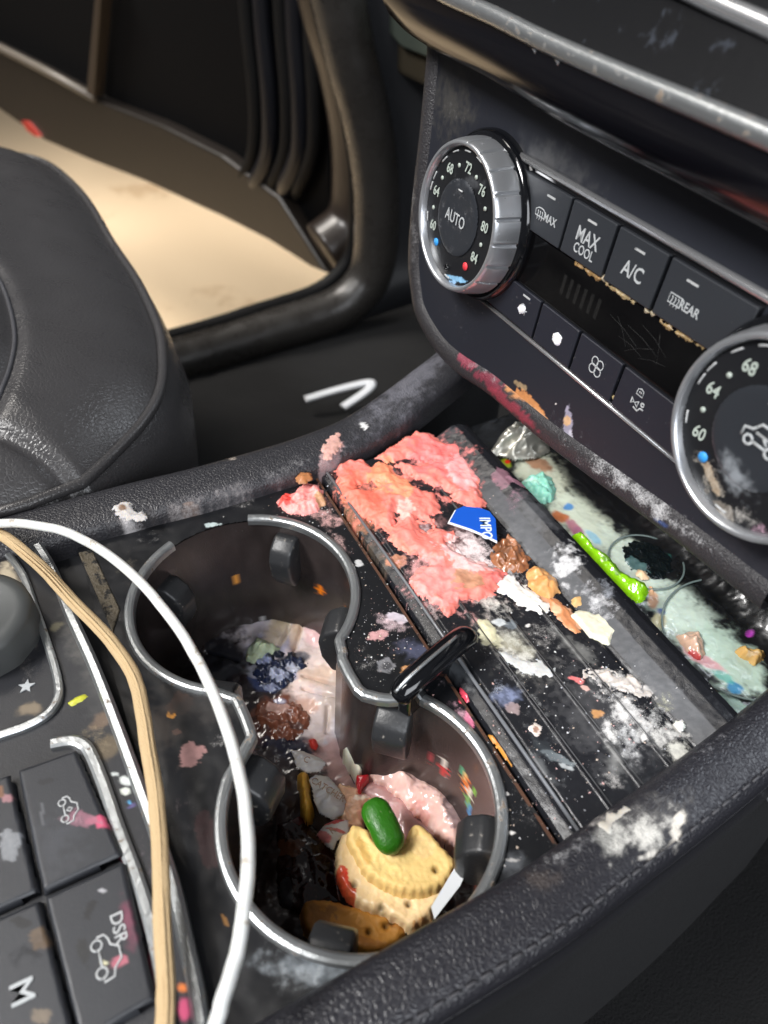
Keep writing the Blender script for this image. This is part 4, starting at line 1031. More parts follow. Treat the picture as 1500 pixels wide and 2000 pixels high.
for i, (a, b) in enumerate(ux):
    kx = fb('climate_key', a, b, .0062, .0222, .0000, .0017, M_key, cp, .0004)
    cx = {0: -.0190, 1: .0020, 2: .0235, 3: .0445}[i]
    fb('indicator', cx - .0021, cx + .0021, 0.0188, .0194, .0016, .0019, M_grey, kx, 0)
    if i == 1:
        text_mesh('symbol_text', 'MAX', FP(cx, .0140, .0018), PX, PU, .0062, M_white, kx, bold=.006, aspect=.8)
        text_mesh('symbol_text', 'COOL', FP(cx, .0099, .0018), PX, PU, .0042, M_white, kx, bold=.006, aspect=.8)
    if i == 2: text_mesh('symbol_text', 'A/C', FP(cx, .0128, .0018), PX, PU, .0062, M_white, kx, bold=.008, aspect=.85)
    if i in (0, 3):
        w_ = [[(-.9, -.35), (-1, .3), (-.5, .6), (.0, .65), (.5, .6), (1, .3), (.9, -.35), (-.9, -.35)]] if i == 0 else [[(-.9, -.5), (-.9, .5), (.9, .5), (.9, -.5), (-.9, -.5)]]
        wv = [[(a_ + .08 * math.sin(j * 2.2), -.8 + j * .22) for j in range(6)] for a_ in (-.45, 0, .45)]
        strokes('symbol', w_ + wv, FP(cx - .0032, .0128, .0018), PX, PU, .0026, .0002, M_white, kx)
        text_mesh('symbol_text', 'MAX' if i == 0 else 'REAR', FP(cx + .0022, .0126, .00185), PX, PU, .0036, M_white, kx, bold=.01, aspect=.85)
lx = [(-.040, -.0108), (-.0096, .0104), (.0116, .0318), (.0330, .0620)]
for i, (a, b) in enumerate(lx):
    kx = fb('climate_key', a, b, -.0258, -.0124, .0000, .0013, mat('key_dark', lin(30, 32, 41), .46, bump=('noise', 4000, .2, .0001), speck=(800, .66, lin(120, 118, 116))), cp, .0004)
    if i == 0:
        cx = -.0182; fb('indicator', cx - .002, cx + .002, -.0146, -.0140, .0012, .0015, M_grey, kx, 0)
        strokes('symbol', [arc(-.2, .3, .45, 60, 300, 8), [(-.2, -.3), (.3, -.1), (.9, .1)], [(.2, .7), (.5, -.7)]], FP(cx, -.0190, .0014), PX, PU, .0024, .0002, M_white, kx)
        # dried dab of white paint over the symbol
        smear('paint_dab', None, None, [(1010, 600), (1020, 592), (1028, 600), (1026, 612), (1014, 614)], Panel(.0013), .0004, lin(228, 228, 230), parent=kx, rag=.0004, edge=.0006, step=.0002, seed=71)
    if i == 1:
        smear('paint_dab', None, None, [(1080, 650), (1092, 648), (1098, 660), (1094, 674), (1084, 676), (1078, 664)], Panel(.0013), .0005, lin(230, 230, 232), parent=kx, rag=.0004, edge=.0007, step=.0002, seed=72)
    if i == 2:
        lobes = [arc(.55 * math.cos(t), .55 * math.sin(t), .42, math.degrees(t), math.degrees(t) + 360, 12, .42) for t in (.5, 1.75, 3.0, 4.25, 5.5)]
        lobes = [arc(.5 * math.cos(t), .5 * math.sin(t), .4, 0, 360, 14) for t in (.7, 2.27, 3.84, 5.41)]
        strokes('symbol', lobes, FP(.0223, -.0186, .0014), PX, PU, .0036, .00022, M_white, kx)
    if i == 3:
        s_ = [[(-.6, .5), (-.5, 1.3), (0, 1.5), (.5, 1.3), (.6, .5), (-.6, .5)], [(-.15, .8), (-.15, 1.1)], [(.15, .8), (.15, 1.1)]]
        strokes('symbol', s_, FP(.0420, -.0182, .0014), PX, PU, .0022, .0002, M_white, kx)
        strokes('symbol', [[(-1.4, .2), (-1.4, -.8), (-.8, -.3), (-1.4, .2)], [(-.6, -.3), (.1, .2), (.1, -.8), (-.6, -.3)], [(-.6, -1.1), (.4, -1.3), (.8, -.6), (1.5, -.6)], arc(1.0, .1, .3, 0, 360, 8)], FP(.0425, -.0192, .0014), PX, PU, .0019, .0003, M_white, kx)


M_gr = painted('grime', ('noise', 2500, .5, .0003))
z8 = lambda L: [(780 + a * .48, 230 + b * .48) for a, b in L]
for n_, (ply, cc) in enumerate((([(712, 590), (762, 612), (832, 648), (838, 668), (800, 660), (756, 628), (710, 600)], (178, 142, 92)), ([(840, 665), (905, 705), (960, 748), (955, 765), (895, 725), (838, 682)], (196, 172, 128)),
        ([(1000, 775), (1045, 795), (1040, 815), (1000, 790)], (206, 190, 160)), ([(1062, 820), (1140, 872), (1240, 932), (1235, 945), (1130, 885), (1058, 835)], (190, 160, 112)),
        ([(868, 1140), (885, 1130), (892, 1160), (872, 1168)], (206, 184, 140)), ([(1315, 885), (1380, 850), (1430, 828), (1434, 842), (1380, 868), (1325, 905)], (176, 146, 104)), ([(820, 640), (840, 645), (835, 668), (822, 660)], (190, 176, 150)))):
    smear('grime', None, None, z8(ply), Panel(.0008), .0007, lin(*cc, .55), parent=cp, rag=.0009, edge=.0006, step=.00022, seed=90 + n_, lump=.9)

for k_, (a_, b_, c_, d_) in enumerate(((.020, -.002, .034, -.0055), (.023, -.001, .030, -.0075), (.028, -.0015, .042, -.0042), (.026, -.006, .037, -.0072), (.033, .0012, .045, -.0028), (.036, -.008, .046, -.0052), (.040, .002, .043, -.0062), (.030, -.0088, .040, -.0030))):
    tube('scratch', [FP(a_, b_, .00082), FP((a_ + c_) / 2, (b_ + d_) / 2 + .0006, .00082), FP(c_, d_, .00082)], .000022, mat('scratch_grey', lin(70, 70, 70), .5), disp, up=PN, n=5)

# temperature dials
M_dialf = painted('dial_face', ('noise', 2500, .2, .0001), dust=2200)
M_ringm = mat('dial_chrome', (.56, .58, .61), .30, .8, bump=('noise', 700, .12, .0002), speck=(420, .66, lin(110, 112, 116)))
def dial(cx, cs, center_text, group_label, spots, offs=0.):
    k = bpy.data.objects.new('temperature_dial', None); COL.objects.link(k); k.parent = cp
    c = FP(cx, cs, 0.); k.location = Vector(c) - cp.location
    lathe('base_ring', [(.0292, .0), (.0290, .0022), (.0280, .0036), (.0262, .0040), (.0250, .0040), (.0245, .0)], c, PN, M_gloss, k)
    kn = lambda t, j: (-.0007 if (j in (1, 2, 3) and (math.degrees(t) % 18) < 1.6) else (.0001 if (j in (1, 2, 3) and (math.degrees(t) % 18) < 3.2) else 0))
    lathe('grip_ring', [(.0266, .003), (.0266, .0045), (.0262, .0085), (.0256, .0118), (.0252, .0130), (.0246, .0136), (.0239, .0134), (.0234, .0126), (.0232, .0098)], c, PN, M_ringm, k, 480, mod=kn)
    fr_ = Panel(.0108)
    x, y, Fc = grid(fr_, cx - .0236, cx + .0236, cs - .0236, cs + .0236, .0004)
    r = np.hypot(x - cx, y - cs); kv = r < .0234; fk = kv[Fc].all(1); Fc = Fc[fk]; used = np.unique(Fc); rm = np.full(len(x), -1); rm[used] = np.arange(len(used))
    h = .0006 * sstep(r, .0234, .0140)
    h = np.where(r > .0140, .0008 * (1 - (r - .014) / .0094), .0008)
    C, R, D, DC = paint(x, y, fr_, lin(24, 25, 28), .3, spots, 51)
    f_ = mesh_obj('dial_face', fr_.pt(x, y, h)[used], rm[Fc], M_dialf, k); setattr_(f_.data, C[used], R[used], D[used], DC[used])
    fr2 = Panel(.0116)
    x, y, Fc = grid(fr2, cx - .0134, cx + .0134, cs - .0134, cs + .0134, .0004)
    r = np.hypot(x - cx, y - cs); kv = r < .0132; fk = kv[Fc].all(1); Fc = Fc[fk]; used = np.unique(Fc); rm = np.full(len(x), -1); rm[used] = np.arange(len(used))
    h = .0011 * np.sqrt(np.clip(1 - (r / .0133) ** 6, 0, 1)) - .0007 * (1 - (r / .0133) ** 2)
    C, R, D, DC = paint(x, y, fr2, lin(40, 43, 48), .34, spots, 53)
    b_ = mesh_obj('centre_button', fr2.pt(x, y, h)[used], rm[Fc], M_dialf, k); setattr_(b_.data, C[used], R[used], D[used], DC[used])
    off = .0118
    for lab, ang in (('60', 209), ('64', 168), ('68', 128), ('72', 88), ('76', 50), ('80', 10), ('84', -30)):
        a = math.radians(ang + offs); text_mesh('number', lab, FP(cx + .0171 * math.cos(a), cs + .0171 * math.sin(a), off), PX, PU, .0048, M_num, k, bold=.012, aspect=.85)
    for ang in (188, 148, 108, 69, 30, -10):
        a = math.radians(ang + offs); p = FP(cx + .0171 * math.cos(a), cs + .0171 * math.sin(a), off - .0002)
        lathe('dot', [(.00075, 0), (.00075, .0003), (0, .00032)], p, PN, M_num, k, 12)
    for ang, mm in ((230, M_bluedot), (-52, M_reddot))[:2 if center_text else 1]:
        a = math.radians(ang + offs); p = FP(cx + .0170 * math.cos(a), cs + .0170 * math.sin(a), off - .0002)
        lathe('colour_dot', [(.0014, 0), (.0014, .0003), (0, .00032)], p, PN, mm, k, 20)
    for a0 in (194, 154, 132, 112, 92, 72, 52, 165, -95):
        a = np.radians(np.linspace(a0 + offs, a0 + 9 + offs, 5)); tube('scale_dash', [FP(cx + .0219 * math.cos(t), cs + .0219 * math.sin(t), off - .0006) for t in a], .0003, M_grey, k, up=PN, n=6)
    if center_text: text_mesh('symbol_text', 'AUTO', FP(cx - .0005, cs - .0005, .0125), PX, PU, .0058, M_white, k, bold=.004, aspect=.8)
    else:
        cs_ = [[(-1, -.25), (-1, .15), (-.6, .25), (-.3, .65), (.5, .65), (.8, .25), (1, .15), (1, -.25), (.7, -.25)], [(-.35, -.25), (.35, -.25)], arc(-.6, -.28, .22, 0, 360, 8), arc(.55, -.28, .22, 0, 360, 8), [(-.4, .2), (.4, .2), (.2, .45)], [(.0, .2), (.3, -.1)]]
        strokes('symbol', cs_, FP(cx + .0015, cs + .0005, .0125), PX, PU, .0056, .0004, M_white, k)
    fb_ = lambda a, h: None
    t = math.radians(-97 + offs)
    if center_text:
        lathe('sensor_hole', [(.0013, 0), (.0013, .0006), (.0009, .0008), (.0007, .0002), (0, .0001)], FP(cx + .0188 * math.cos(math.radians(267)), cs + .0188 * math.sin(math.radians(267)), off - .0004), PN, M_gloss, k, 20)
    tube('marker', [FP(cx - .0012, cs + .0095, .0128), FP(cx + .0012, cs + .0095, .0128)], .0003, M_grey, k, up=PN, n=6)
    return k


M_num = mat('dial_print', lin(168, 178, 170), .5)
M_bluedot = mat('blue_print', lin(50, 150, 225), .5); M_reddot = mat('red_print', lin(230, 60, 70), .5)
s1 = [('d', 895, 420, 80, 150, 0, (200, 200, 205), .36), ('s', 895, 545, 22, 5, 15, (130, 180, 215), .9), ('s', 882, 552, 8, 4, 0, (140, 180, 215), .8), ('t', 920, 360, 30, 20, 0, (90, 92, 96), .5)]
s2 = [('t', 1440, 930, 30, 70, -30, (150, 156, 162), .7), ('s', 1390, 930, 9, 36, -22, (160, 140, 116), .8), ('d', 1390, 930, 30, 70, -25, (190, 180, 165), .75), ('d', 1440, 1010, 60, 40, 30, (190, 186, 180), .8), ('s', 1420, 1000, 30, 14, 40, (130, 122, 112), .6), ('d', 1480, 1040, 60, 30, 10, (210, 170, 190), .6)]
dial(K1[0], 0., True, '', s1)
dial(K1[0] + .1407, 0., False, '', s2)

#SECTION: HOOD
# ------------------------------------------------------------------ centre display hood above the climate panel
hd = thing('display_surround', 'glossy black display surround with a thick chrome strip above the climate panel', 'dashboard trim', tuple(FP(.04, .06)))
HO = .024
lowr = [F(*p) for p in ((640, -120), (700, -60), (780, 10), (830, 62), (880, 108), (1000, 168), (1150, 258), (1330, 352), (1500, 440), (1700, 545))]
chrm = [F(u, v, HO) for u, v in ((700, -140), (790, -60), (870, -10), (960, 30), (1060, 80), (1200, 142), (1350, 205), (1500, 268), (1700, 355))]
topc = [F(u, v, HO - .006) for u, v in ((1100, -160), (1180, -100), (1250, -60), (1330, -25), (1400, 8), (1500, 52), (1620, 110), (1750, 165))]
lw = catmull([(p[0], p[1]) for p in lowr], 8); ch = catmull([(p[0], p[1]) for p in chrm], 8)
xs = np.linspace(-.115, .17, 120)


def interp(c, xs): o_ = np.argsort(c[:, 0]); return np.interp(xs, c[o_, 0], c[o_, 1])


ls = interp(lw, xs); cs_ = interp(ch, xs)
V = []; rows = [(0, 0.), (.06, .008), (.2, .0165), (.45, .0215), (.75, .0235), (1., HO)]
for i, xx in enumerate(xs):
    for t, o_ in rows: V.append(FP(xx, ls[i] + (cs_[i] - ls[i]) * t, o_))
    V.append(FP(xx, ls[i] - .000, -.02))
k = len(rows)
Fc = [(i * (k + 1) + j, (i + 1) * (k + 1) + j, (i + 1) * (k + 1) + j + 1, i * (k + 1) + j + 1) for i in range(len(xs) - 1) for j in range(k - 1)]
Fc += [((i) * (k + 1) + k, (i + 1) * (k + 1) + k, (i + 1) * (k + 1), i * (k + 1)) for i in range(len(xs) - 1)]
mesh_obj('gloss_panel', V, Fc, mat('hood_gloss', lin(12, 12, 17), .14, spec=.35), hd)
cpth = np.array([FP(xx, s, HO) for xx, s in zip(xs, cs_)])
V, Fc = sweep_geo(cpth, [(-.0024, -.002), (.0022, -.002), (.0024, .0003), (.0014, .0016), (-.0008, .0018), (-.0024, .0006)], up=PN)
mesh_obj('chrome_strip', V, Fc, M_chrome, hd)
V = []
for i, xx in enumerate(xs):
    for t, o_ in ((.002, HO - .001), (.010, HO - .0045), (.030, HO - .010), (.045, HO - .011), (.052, HO - .010), (.15, HO - .002)): V.append(FP(xx, cs_[i] + t, o_))
Fc = [(i * 6 + j, (i + 1) * 6 + j, (i + 1) * 6 + j + 1, i * 6 + j + 1) for i in range(len(xs) - 1) for j in range(5)]
mesh_obj('upper_panel', V, Fc, mat('dusty_screen', lin(9, 10, 13), .5, spec=.15, speck=(110, .60, lin(46, 50, 57)), bump=('noise', 400, .1, .0005)), hd)
tc_ = catmull([FP(p[0], p[1], HO - .006) for p in topc], 6)
tube('chrome_edge', tc_, .0022, M_chrome_clean, hd, up=PN)
gr_ = F(1440, 255, HO)
for i in range(9):
    a = F(1415 + i * 11, 243 + i * 5.4, HO + .001); tube('vent_tooth', [FP(a[0], a[1], HO - .001), FP(a[0], a[1] - .0036, HO - .0015)], .0004, mat('tooth', lin(120, 120, 124), .4), hd, up=PN, n=6)
for (u, v) in ((1045, 93), (1090, 115)):
    a = F(u, v, HO - .001); tube('chrome_clip', [FP(a[0] - .0016, a[1] + .0008, HO - .001), FP(a[0] + .0016, a[1] - .0008, HO - .001)], .0009, M_chrome_clean, hd, up=PN, n=8)

#SECTION: CABLES
def cable(name, pts, r, m, label, cat, sy=1., zs=None, scale=None, nn=14):
    q = np.array([Z(p[0], p[1], zs[i] if zs is not None else .02) for i, p in enumerate(pts)])
    q = catmull(q, 10); w_ = np.arange(len(q)) * .045
    q = q + np.c_[fbm(w_, w_ * 0, 1.5, 3, 3), fbm(w_, w_ * 0 + 5, 1.5, 3, 4), fbm(w_, w_ * 0 + 9, 1.2, 3, 5)] * .0004
    V, Fc = sweep_geo(q, circle_prof(r, nn, sy)); o = mesh_obj(name, V, Fc, m); tag(o, label, cat); return o


wp = [(-60, 1022), (-10, 1021), (60, 1025), (130, 1040), (200, 1076), (262, 1125), (322, 1192), (372, 1265), (416, 1350), (450, 1440), (474, 1540), (484, 1640), (482, 1720), (474, 1800), (458, 1880), (436, 1950), (418, 2010), (400, 2080)]
cable('charging_cable', wp, .00158, mat('white_cable', lin(222, 224, 222), .42, sss=.1, speck=(160, .62, lin(176, 168, 156))), 'smooth white charging cable arching over the near cup holder', 'cable', zs=[.016, .018, .02, .022, .024, .025, .026, .027, .028, .029, .030, .031, .031, .031, .03, .03, .029, .028])
bp_ = [(-60, 1015), (-10, 1037), (30, 1065), (88, 1116), (140, 1172), (190, 1222), (232, 1272), (264, 1328), (280, 1395), (290, 1460), (303, 1540), (311, 1640), (315, 1740), (320, 1840), (325, 1940), (323, 2010), (320, 2080)]
M_braid = mat('braided_sleeve', lin(196, 170, 130), .8, bump=('noise', 2600, .9, .0004), speck=(1500, .60, lin(186, 156, 112)))
cable('braided_cable', bp_, .00215, M_braid, 'beige fabric-braided cable lying over the chrome trim beside the keys', 'cable', sy=.7, zs=[.014, .014, .014, .013, .012, .011, .011, .012, .013, .013, .013, .013, .013, .013, .013, .013, .013])
# fold ridges of the sleeve as its own strands
br = bpy.data.objects['braided_cable']
q = np.array([Z(p[0], p[1], z_) for p, z_ in zip(bp_, [.0155] * 4 + [.0138, .0126, .0126, .0136] + [.0146] * 9)]); q = catmull(q, 10)
for k_ in (-.0011, -.0002, .0008):
    T = np.gradient(q, axis=0); T /= np.linalg.norm(T, axis=1)[:, None]; S = np.cross(T, [0, 0, 1])
    P_ = q + S * k_ + np.array([0, 0, -.0008 * abs(k_) / .0011])
    tube('sleeve_strand', P_, .00034, M_braid, br, n=8)

#SECTION: FOOD
z3 = lambda L: [(500 + a * .4, 800 + b * .4) for a, b in L]
z4 = lambda L: [(900 + a * .45, 800 + b * .45) for a, b in L]
z5 = lambda L: [(200 + a / 3, 950 + b / 3) for a, b in L]
z6 = lambda L: [(400 + a * .43333, 1350 + b * .43333) for a, b in L]
MS = Deck(.0022)
coral = z3([(590, 235), (640, 200), (700, 165), (780, 115), (850, 125), (930, 165), (1000, 195), (1045, 250), (1060, 310), (1105, 350), (1085, 400), (1120, 465), (1070, 500), (1010, 455), (930, 450), (880, 420), (900, 500), (850, 525), (880, 585), (960, 600), (985, 630), (925, 650), (980, 700), (1060, 740), (1150, 770), (1225, 800), (1180, 855), (1160, 900), (1080, 930), (1000, 935), (950, 1015), (880, 960), (830, 920), (755, 880), (760, 830), (790, 780), (860, 765), (830, 725), (740, 700), (660, 650), (640, 590), (560, 545), (480, 485), (430, 440), (400, 380), (400, 285), (450, 248), (520, 255), (560, 285), (600, 262), (655, 275), (690, 325), (745, 325), (700, 280), (610, 255)])
cs1 = [('s', 700, 980, 60, 60, 0, (240, 122, 100), .9), ('s', 750, 930, 34, 30, 40, (248, 150, 112), .9), ('s', 780, 955, 30, 20, 40, (250, 158, 120), .9), ('s', 860, 900, 70, 40, 30, (248, 126, 124), .9), ('s', 905, 930, 26, 40, -20, (250, 172, 172), .8), ('s', 720, 1020, 44, 24, 20, (238, 132, 112), .8),
       ('s', 790, 1000, 20, 20, 0, (244, 190, 180), .8), ('s', 900, 1010, 30, 10, 30, (240, 140, 145), .8), ('s', 850, 1140, 60, 50, 30, (242, 152, 146), .9), ('s', 910, 1090, 60, 30, 30, (238, 190, 188), .9), ('s', 920, 1140, 34, 18, 10, (192, 142, 112), .95), ('s', 965, 1130, 26, 8, -10, (220, 110, 105), .8),
       ('s', 780, 1070, 30, 14, 45, (244, 150, 130), .8), ('d', 900, 1080, 90, 40, 40, (244, 226, 224), .62), ('d', 700, 960, 60, 20, 0, (120, 90, 70), .35), ('s', 675, 1000, 14, 30, -40, (170, 110, 80), .7), ('s', 840, 960, 60, 5, 30, (60, 44, 44), .5), ('d', 860, 900, 90, 60, 20, (250, 196, 194), .3)]
smear('ice_cream_smear', 'large lumpy coral pink smear spread across the slider cover', 'food smear', coral, MS, .0026, lin(240, 134, 122), cs1, .5, None, .0018, .0030, .42, 150, .0004, 3, grow=.0004,
      holes=[(716, 952, 22, 9, -5), (798, 903, 36, 6, 0), (826, 950, 34, 9, 25), (862, 962, 24, 7, 25), (775, 1010, 5, 12, 10), (830, 1030, 18, 10, 40)], hf=.04)
smear('pink_smear', 'soft pink dollop with a red end on the deck corner by the left rail', 'food smear', z3([(100, 440), (140, 415), (185, 410), (235, 362), (300, 368), (330, 410), (345, 470), (305, 500), (250, 520), (180, 512), (120, 490)]), DK, .0030, lin(246, 158, 152),
      [('s', 558, 975, 14, 20, 0, (240, 74, 66), .95), ('s', 628, 985, 14, 16, 0, (190, 150, 110), .9), ('d', 600, 990, 50, 30, 0, (250, 215, 212), .5)], rag=.0016, seed=6)
smear('caramel_smear', 'wet brown caramel smear below the blue label', 'food smear', z3([(1145, 690), (1185, 640), (1230, 612), (1270, 640), (1305, 690), (1335, 730), (1325, 785), (1270, 800), (1200, 790), (1150, 760)]), MS, .0030, lin(150, 98, 66),
      [('s', 1015, 1065, 26, 16, 30, (196, 140, 110), .8), ('s', 985, 1080, 14, 10, 0, (110, 70, 44), .8), ('d', 1000, 1090, 40, 20, 0, (220, 190, 170), .4)], .25, M_wet, rag=.0015, seed=7, lump=.9)
smear('peach_dollop', 'smooth peach orange dollop beside the brown caramel smear', 'food smear', z3([(1320, 800), (1350, 768), (1410, 785), (1468, 838), (1485, 890), (1430, 925), (1370, 905), (1330, 860)]), MS, .0052, lin(222, 164, 104),
      [('s', 1060, 1150, 16, 16, 0, (206, 146, 84), .8)], .35, rag=.0007, edge=.005, lump=.3, seed=8)
smear('white_frosting', 'dry white frosting patch between the pink smear and orange streak', 'food smear', z4([(150, 735), (210, 712), (300, 775), (385, 845), (388, 892), (320, 885), (240, 842), (160, 790)]), MS, .0010, lin(226, 222, 216), [('d', 1000, 1160, 60, 30, 30, (240, 238, 234), .6)], .7, rag=.0016, seed=9)
smear('orange_streak', 'orange brown sauce streak running beside the cream flake', 'food smear', z4([(370, 815), (430, 830), (470, 870), (520, 965), (500, 975), (440, 935), (395, 880)]), MS, .0014, lin(206, 138, 94), [('s', 1085, 1190, 14, 8, 40, (232, 186, 150), .8)], .4, rag=.0008, seed=10)
smear('cream_flake', 'smooth pale cream flake with notched edge on the slider cover', 'food chip', z4([(470, 895), (510, 870), (560, 880), (578, 892), (600, 876), (655, 892), (695, 942), (690, 975), (665, 985), (640, 1018), (560, 992), (525, 950)]), MS, .0016, lin(226, 222, 198), [], .35, rag=.0003, edge=.0012, lump=.15, seed=11, hf=.03)
smear('tan_crumb', 'small tan crumb sitting above the cream flake', 'crumb', z4([(482, 820), (520, 806), (548, 830), (530, 855), (490, 850)]), MS, .0022, lin(214, 172, 116), rag=.0004, seed=12)
smear('pale_streak', 'thin pale yellow streak above the cream flake', 'food smear', z4([(545, 842), (600, 838), (690, 852), (700, 872), (640, 872), (570, 868)]), MS, .0009, lin(216, 206, 168), rag=.0008, seed=13)
smear('cream_smear', 'yellowish cream smear by the tip of the divider lever', 'food smear', z4([(65, 915), (110, 908), (150, 945), (165, 990), (140, 1030), (105, 1000), (75, 960)]), MS, .0011, lin(214, 208, 176), rag=.0012, seed=14)
smear('white_swipe', 'arched dry white swipe in the middle of the slider cover', 'food smear', z4([(160, 1045), (200, 1055), (270, 1085), (350, 1088), (408, 1125), (405, 1155), (340, 1162), (270, 1140), (200, 1105)]), MS, .0006, lin(196, 196, 194), [('d', 1030, 1300, 60, 20, 30, (235, 232, 228), .8)], .8, rag=.0016, seed=15)
smear('popcorn_crumb', 'small round white crumb below the arched white swipe', 'crumb', z4([(290, 1375), (320, 1355), (352, 1378), (350, 1405), (325, 1420), (298, 1400)]), MS, .0018, lin(230, 216, 206), [('s', 1046, 1425, 5, 5, 0, (150, 110, 90), .9)], rag=.0007, seed=16, lump=1.)
smear('grey_paste', 'torn greyish white paste patch on the lower slider cover', 'food smear', z4([(520, 1120), (570, 1140), (640, 1130), (700, 1160), (760, 1160), (790, 1210), (825, 1230), (780, 1245), (700, 1215), (640, 1235), (590, 1195), (540, 1170)]), MS, .0016, lin(196, 188, 182),
      [('s', 1140, 1330, 14, 8, 0, (226, 190, 178), .9)], .5, rag=.0028, lump=1., seed=17, holes=[(1180, 1338, 20, 5, 15), (1225, 1352, 16, 4, 20)])
smear('rail_paste', 'crusted pale paste patch dried onto the right leather rail', 'food smear', [(1168, 1612), (1195, 1588), (1240, 1572), (1290, 1566), (1335, 1562), (1355, 1572), (1340, 1592), (1290, 1598), (1248, 1606), (1236, 1640), (1220, 1662), (1185, 1645)], Deck(.0098), .0007, lin(178, 172, 162),
      [('w', 1300, 1582, 50, 12, -10, (206, 178, 146), .9), ('w', 1205, 1625, 22, 20, 0, (196, 196, 188), .9)], .7, rag=.0012, lump=.5, seed=18, holes=[(1270, 1600, 8, 5, 0), (1222, 1598, 10, 3, -30), (1310, 1574, 9, 3, -20)])
smear('white_chip', 'tiny square white chip on the sloping grey edge of the slider cover', 'chip', z4([(938, 1352), (962, 1348), (976, 1372), (958, 1388), (940, 1376)]), Deck(.0035), .0012, lin(236, 234, 228), rag=.0002, edge=.0006, seed=19)
smear('orange_residue', 'upper strip of orange residue in the gap beside the far cup ring', 'food smear', z4([(125, 1410), (160, 1420), (190, 1460), (230, 1500), (290, 1585), (260, 1575), (215, 1530), (160, 1470)]), Deck(.0), .0016, lin(206, 140, 60), [('s', 972, 1448, 10, 5, 40, (240, 130, 30), .9), ('s', 1010, 1490, 14, 8, 45, (222, 206, 140), .9)], .35, rag=.0005, seed=20, group='orange residue in the gap')
smear('brown_residue', 'lower strip of dark orange residue in the gap beside the far cup ring', 'food smear', z4([(312, 1645), (340, 1665), (400, 1745), (380, 1745), (335, 1700)]), Deck(.0), .0016, lin(180, 96, 44), [], .35, rag=.0004, seed=21, group='orange residue in the gap')
smear('red_jelly', 'small glossy red jelly speck beside the top of the far cup ring', 'food smear', z3([(1000, 1355), (1030, 1350), (1042, 1385), (1060, 1410), (1030, 1425), (1005, 1400)]), DK, .0016, lin(214, 70, 90), [], .2, M_wet, rag=.0005, seed=22)
smear('lime_sliver', 'thin lime green sliver on the switch panel', 'food chip', [(131, 1373), (145, 1362), (168, 1354), (174, 1361), (160, 1371), (140, 1381)], SP, .0012, lin(186, 186, 60), rag=.0003, seed=24)

LR = Deck(.0086)
smear('rail_residue', 'whitish crust with a brown ring at the near end of the left leather rail', 'food smear', [(222, 990), (238, 980), (256, 986), (262, 1000), (290, 1004), (282, 1016), (250, 1014), (228, 1004)], LR, .0009, lin(190, 186, 184), [('w', 240, 993, 8, 6, 0, (120, 90, 66), .9)], .7, rag=.0016, seed=101)
smear('rail_residue', 'peach and pink crust on the left leather rail above the coral smear', 'food smear', [(628, 872), (645, 850), (662, 846), (666, 866), (655, 884), (640, 900), (630, 890)], LR, .0009, lin(206, 160, 150), [], .7, rag=.0016, seed=102)
smear('rail_residue', 'orange brown glob hanging at the inner edge of the left leather rail', 'food smear', [(578, 932), (590, 922), (606, 924), (610, 934), (596, 942), (582, 942)], Deck(.006), .0016, lin(176, 118, 76), [], .4, rag=.0006, seed=103)

# blue sticker with white border
ST = Deck(.0062)
sp = [(888, 997), (902, 991), (936, 994), (955, 1001), (968, 1017), (971, 1061), (945, 1048), (916, 1036), (874, 1022)]
q = [ST.uv(*p) for p in sp]; cq = np.mean(q, 0)
lb = thing('paper_label', 'torn blue paper label with white lettering on the pink smear', 'label', (*cq, .0062))
prism('white_backing', [tuple(p) for p in q], ST, -.0002, .0001, mat('paper_white', lin(228, 230, 232), .6), lb)
q2_ = [cq + (p - cq) * np.array([.955, .955]) + np.array([-.0004, .0006]) for p in q]
prism('blue_face', [tuple(p) for p in q2_], ST, .0001, .0003, mat('label_blue', lin(20, 84, 190), .35), lb)
ex = ST.uv(950, 1056) - ST.uv(944, 1010); ex = np.array([*ex, 0]); ex /= np.linalg.norm(ex); ey = np.cross([0, 0, 1], ex)
text_mesh('lettering', 'IMPO', [*ST.uv(948, 1033), .0066], ex, ey, .0058, mat('label_white', lin(215, 225, 235), .5), lb, bold=.012, aspect=.85)

# things in the front tray
smear('mint_dollop', 'mint green whipped dollop in the front tray', 'food smear', z4([(245, 330), (290, 300), (350, 282), (395, 300), (412, 350), (395, 400), (350, 412), (300, 385), (255, 360)]), TR, .0085, lin(140, 206, 186), [('s', 1035, 950, 18, 6, 20, (190, 232, 216), .8)], .35, rag=.0008, edge=.007, lump=.7, lsc=150, seed=30)
smear('lime_slime', 'glossy lime green slime strip on the tray edge', 'slime', z4([(482, 548), (520, 530), (550, 560), (580, 600), (640, 640), (690, 700), (740, 735), (800, 755), (815, 790), (795, 825), (765, 835), (720, 800), (660, 745), (590, 670), (530, 600)]), Deck(-.004), .0045, lin(134, 196, 24), [('s', 1180, 1090, 60, 9, 50, (70, 110, 8), .75), ('s', 1250, 1145, 16, 8, 0, (90, 130, 10), .7)], .12, M_wet, rag=.0004, edge=.0045, lump=.25, seed=31, hf=.02)
smear('shell_candy', 'cream and red glossy candy shell in the lower front tray', 'candy', z4([(940, 985), (985, 965), (1030, 968), (1055, 1000), (1058, 1060), (1040, 1095), (1000, 1075), (960, 1030)]), TR, .0045, lin(206, 172, 150), [('s', 1355, 1285, 16, 7, 40, (190, 40, 50), .9), ('s', 1370, 1245, 10, 14, 0, (226, 206, 180), .9)], .25, M_wet, rag=.0005, edge=.004, seed=32)
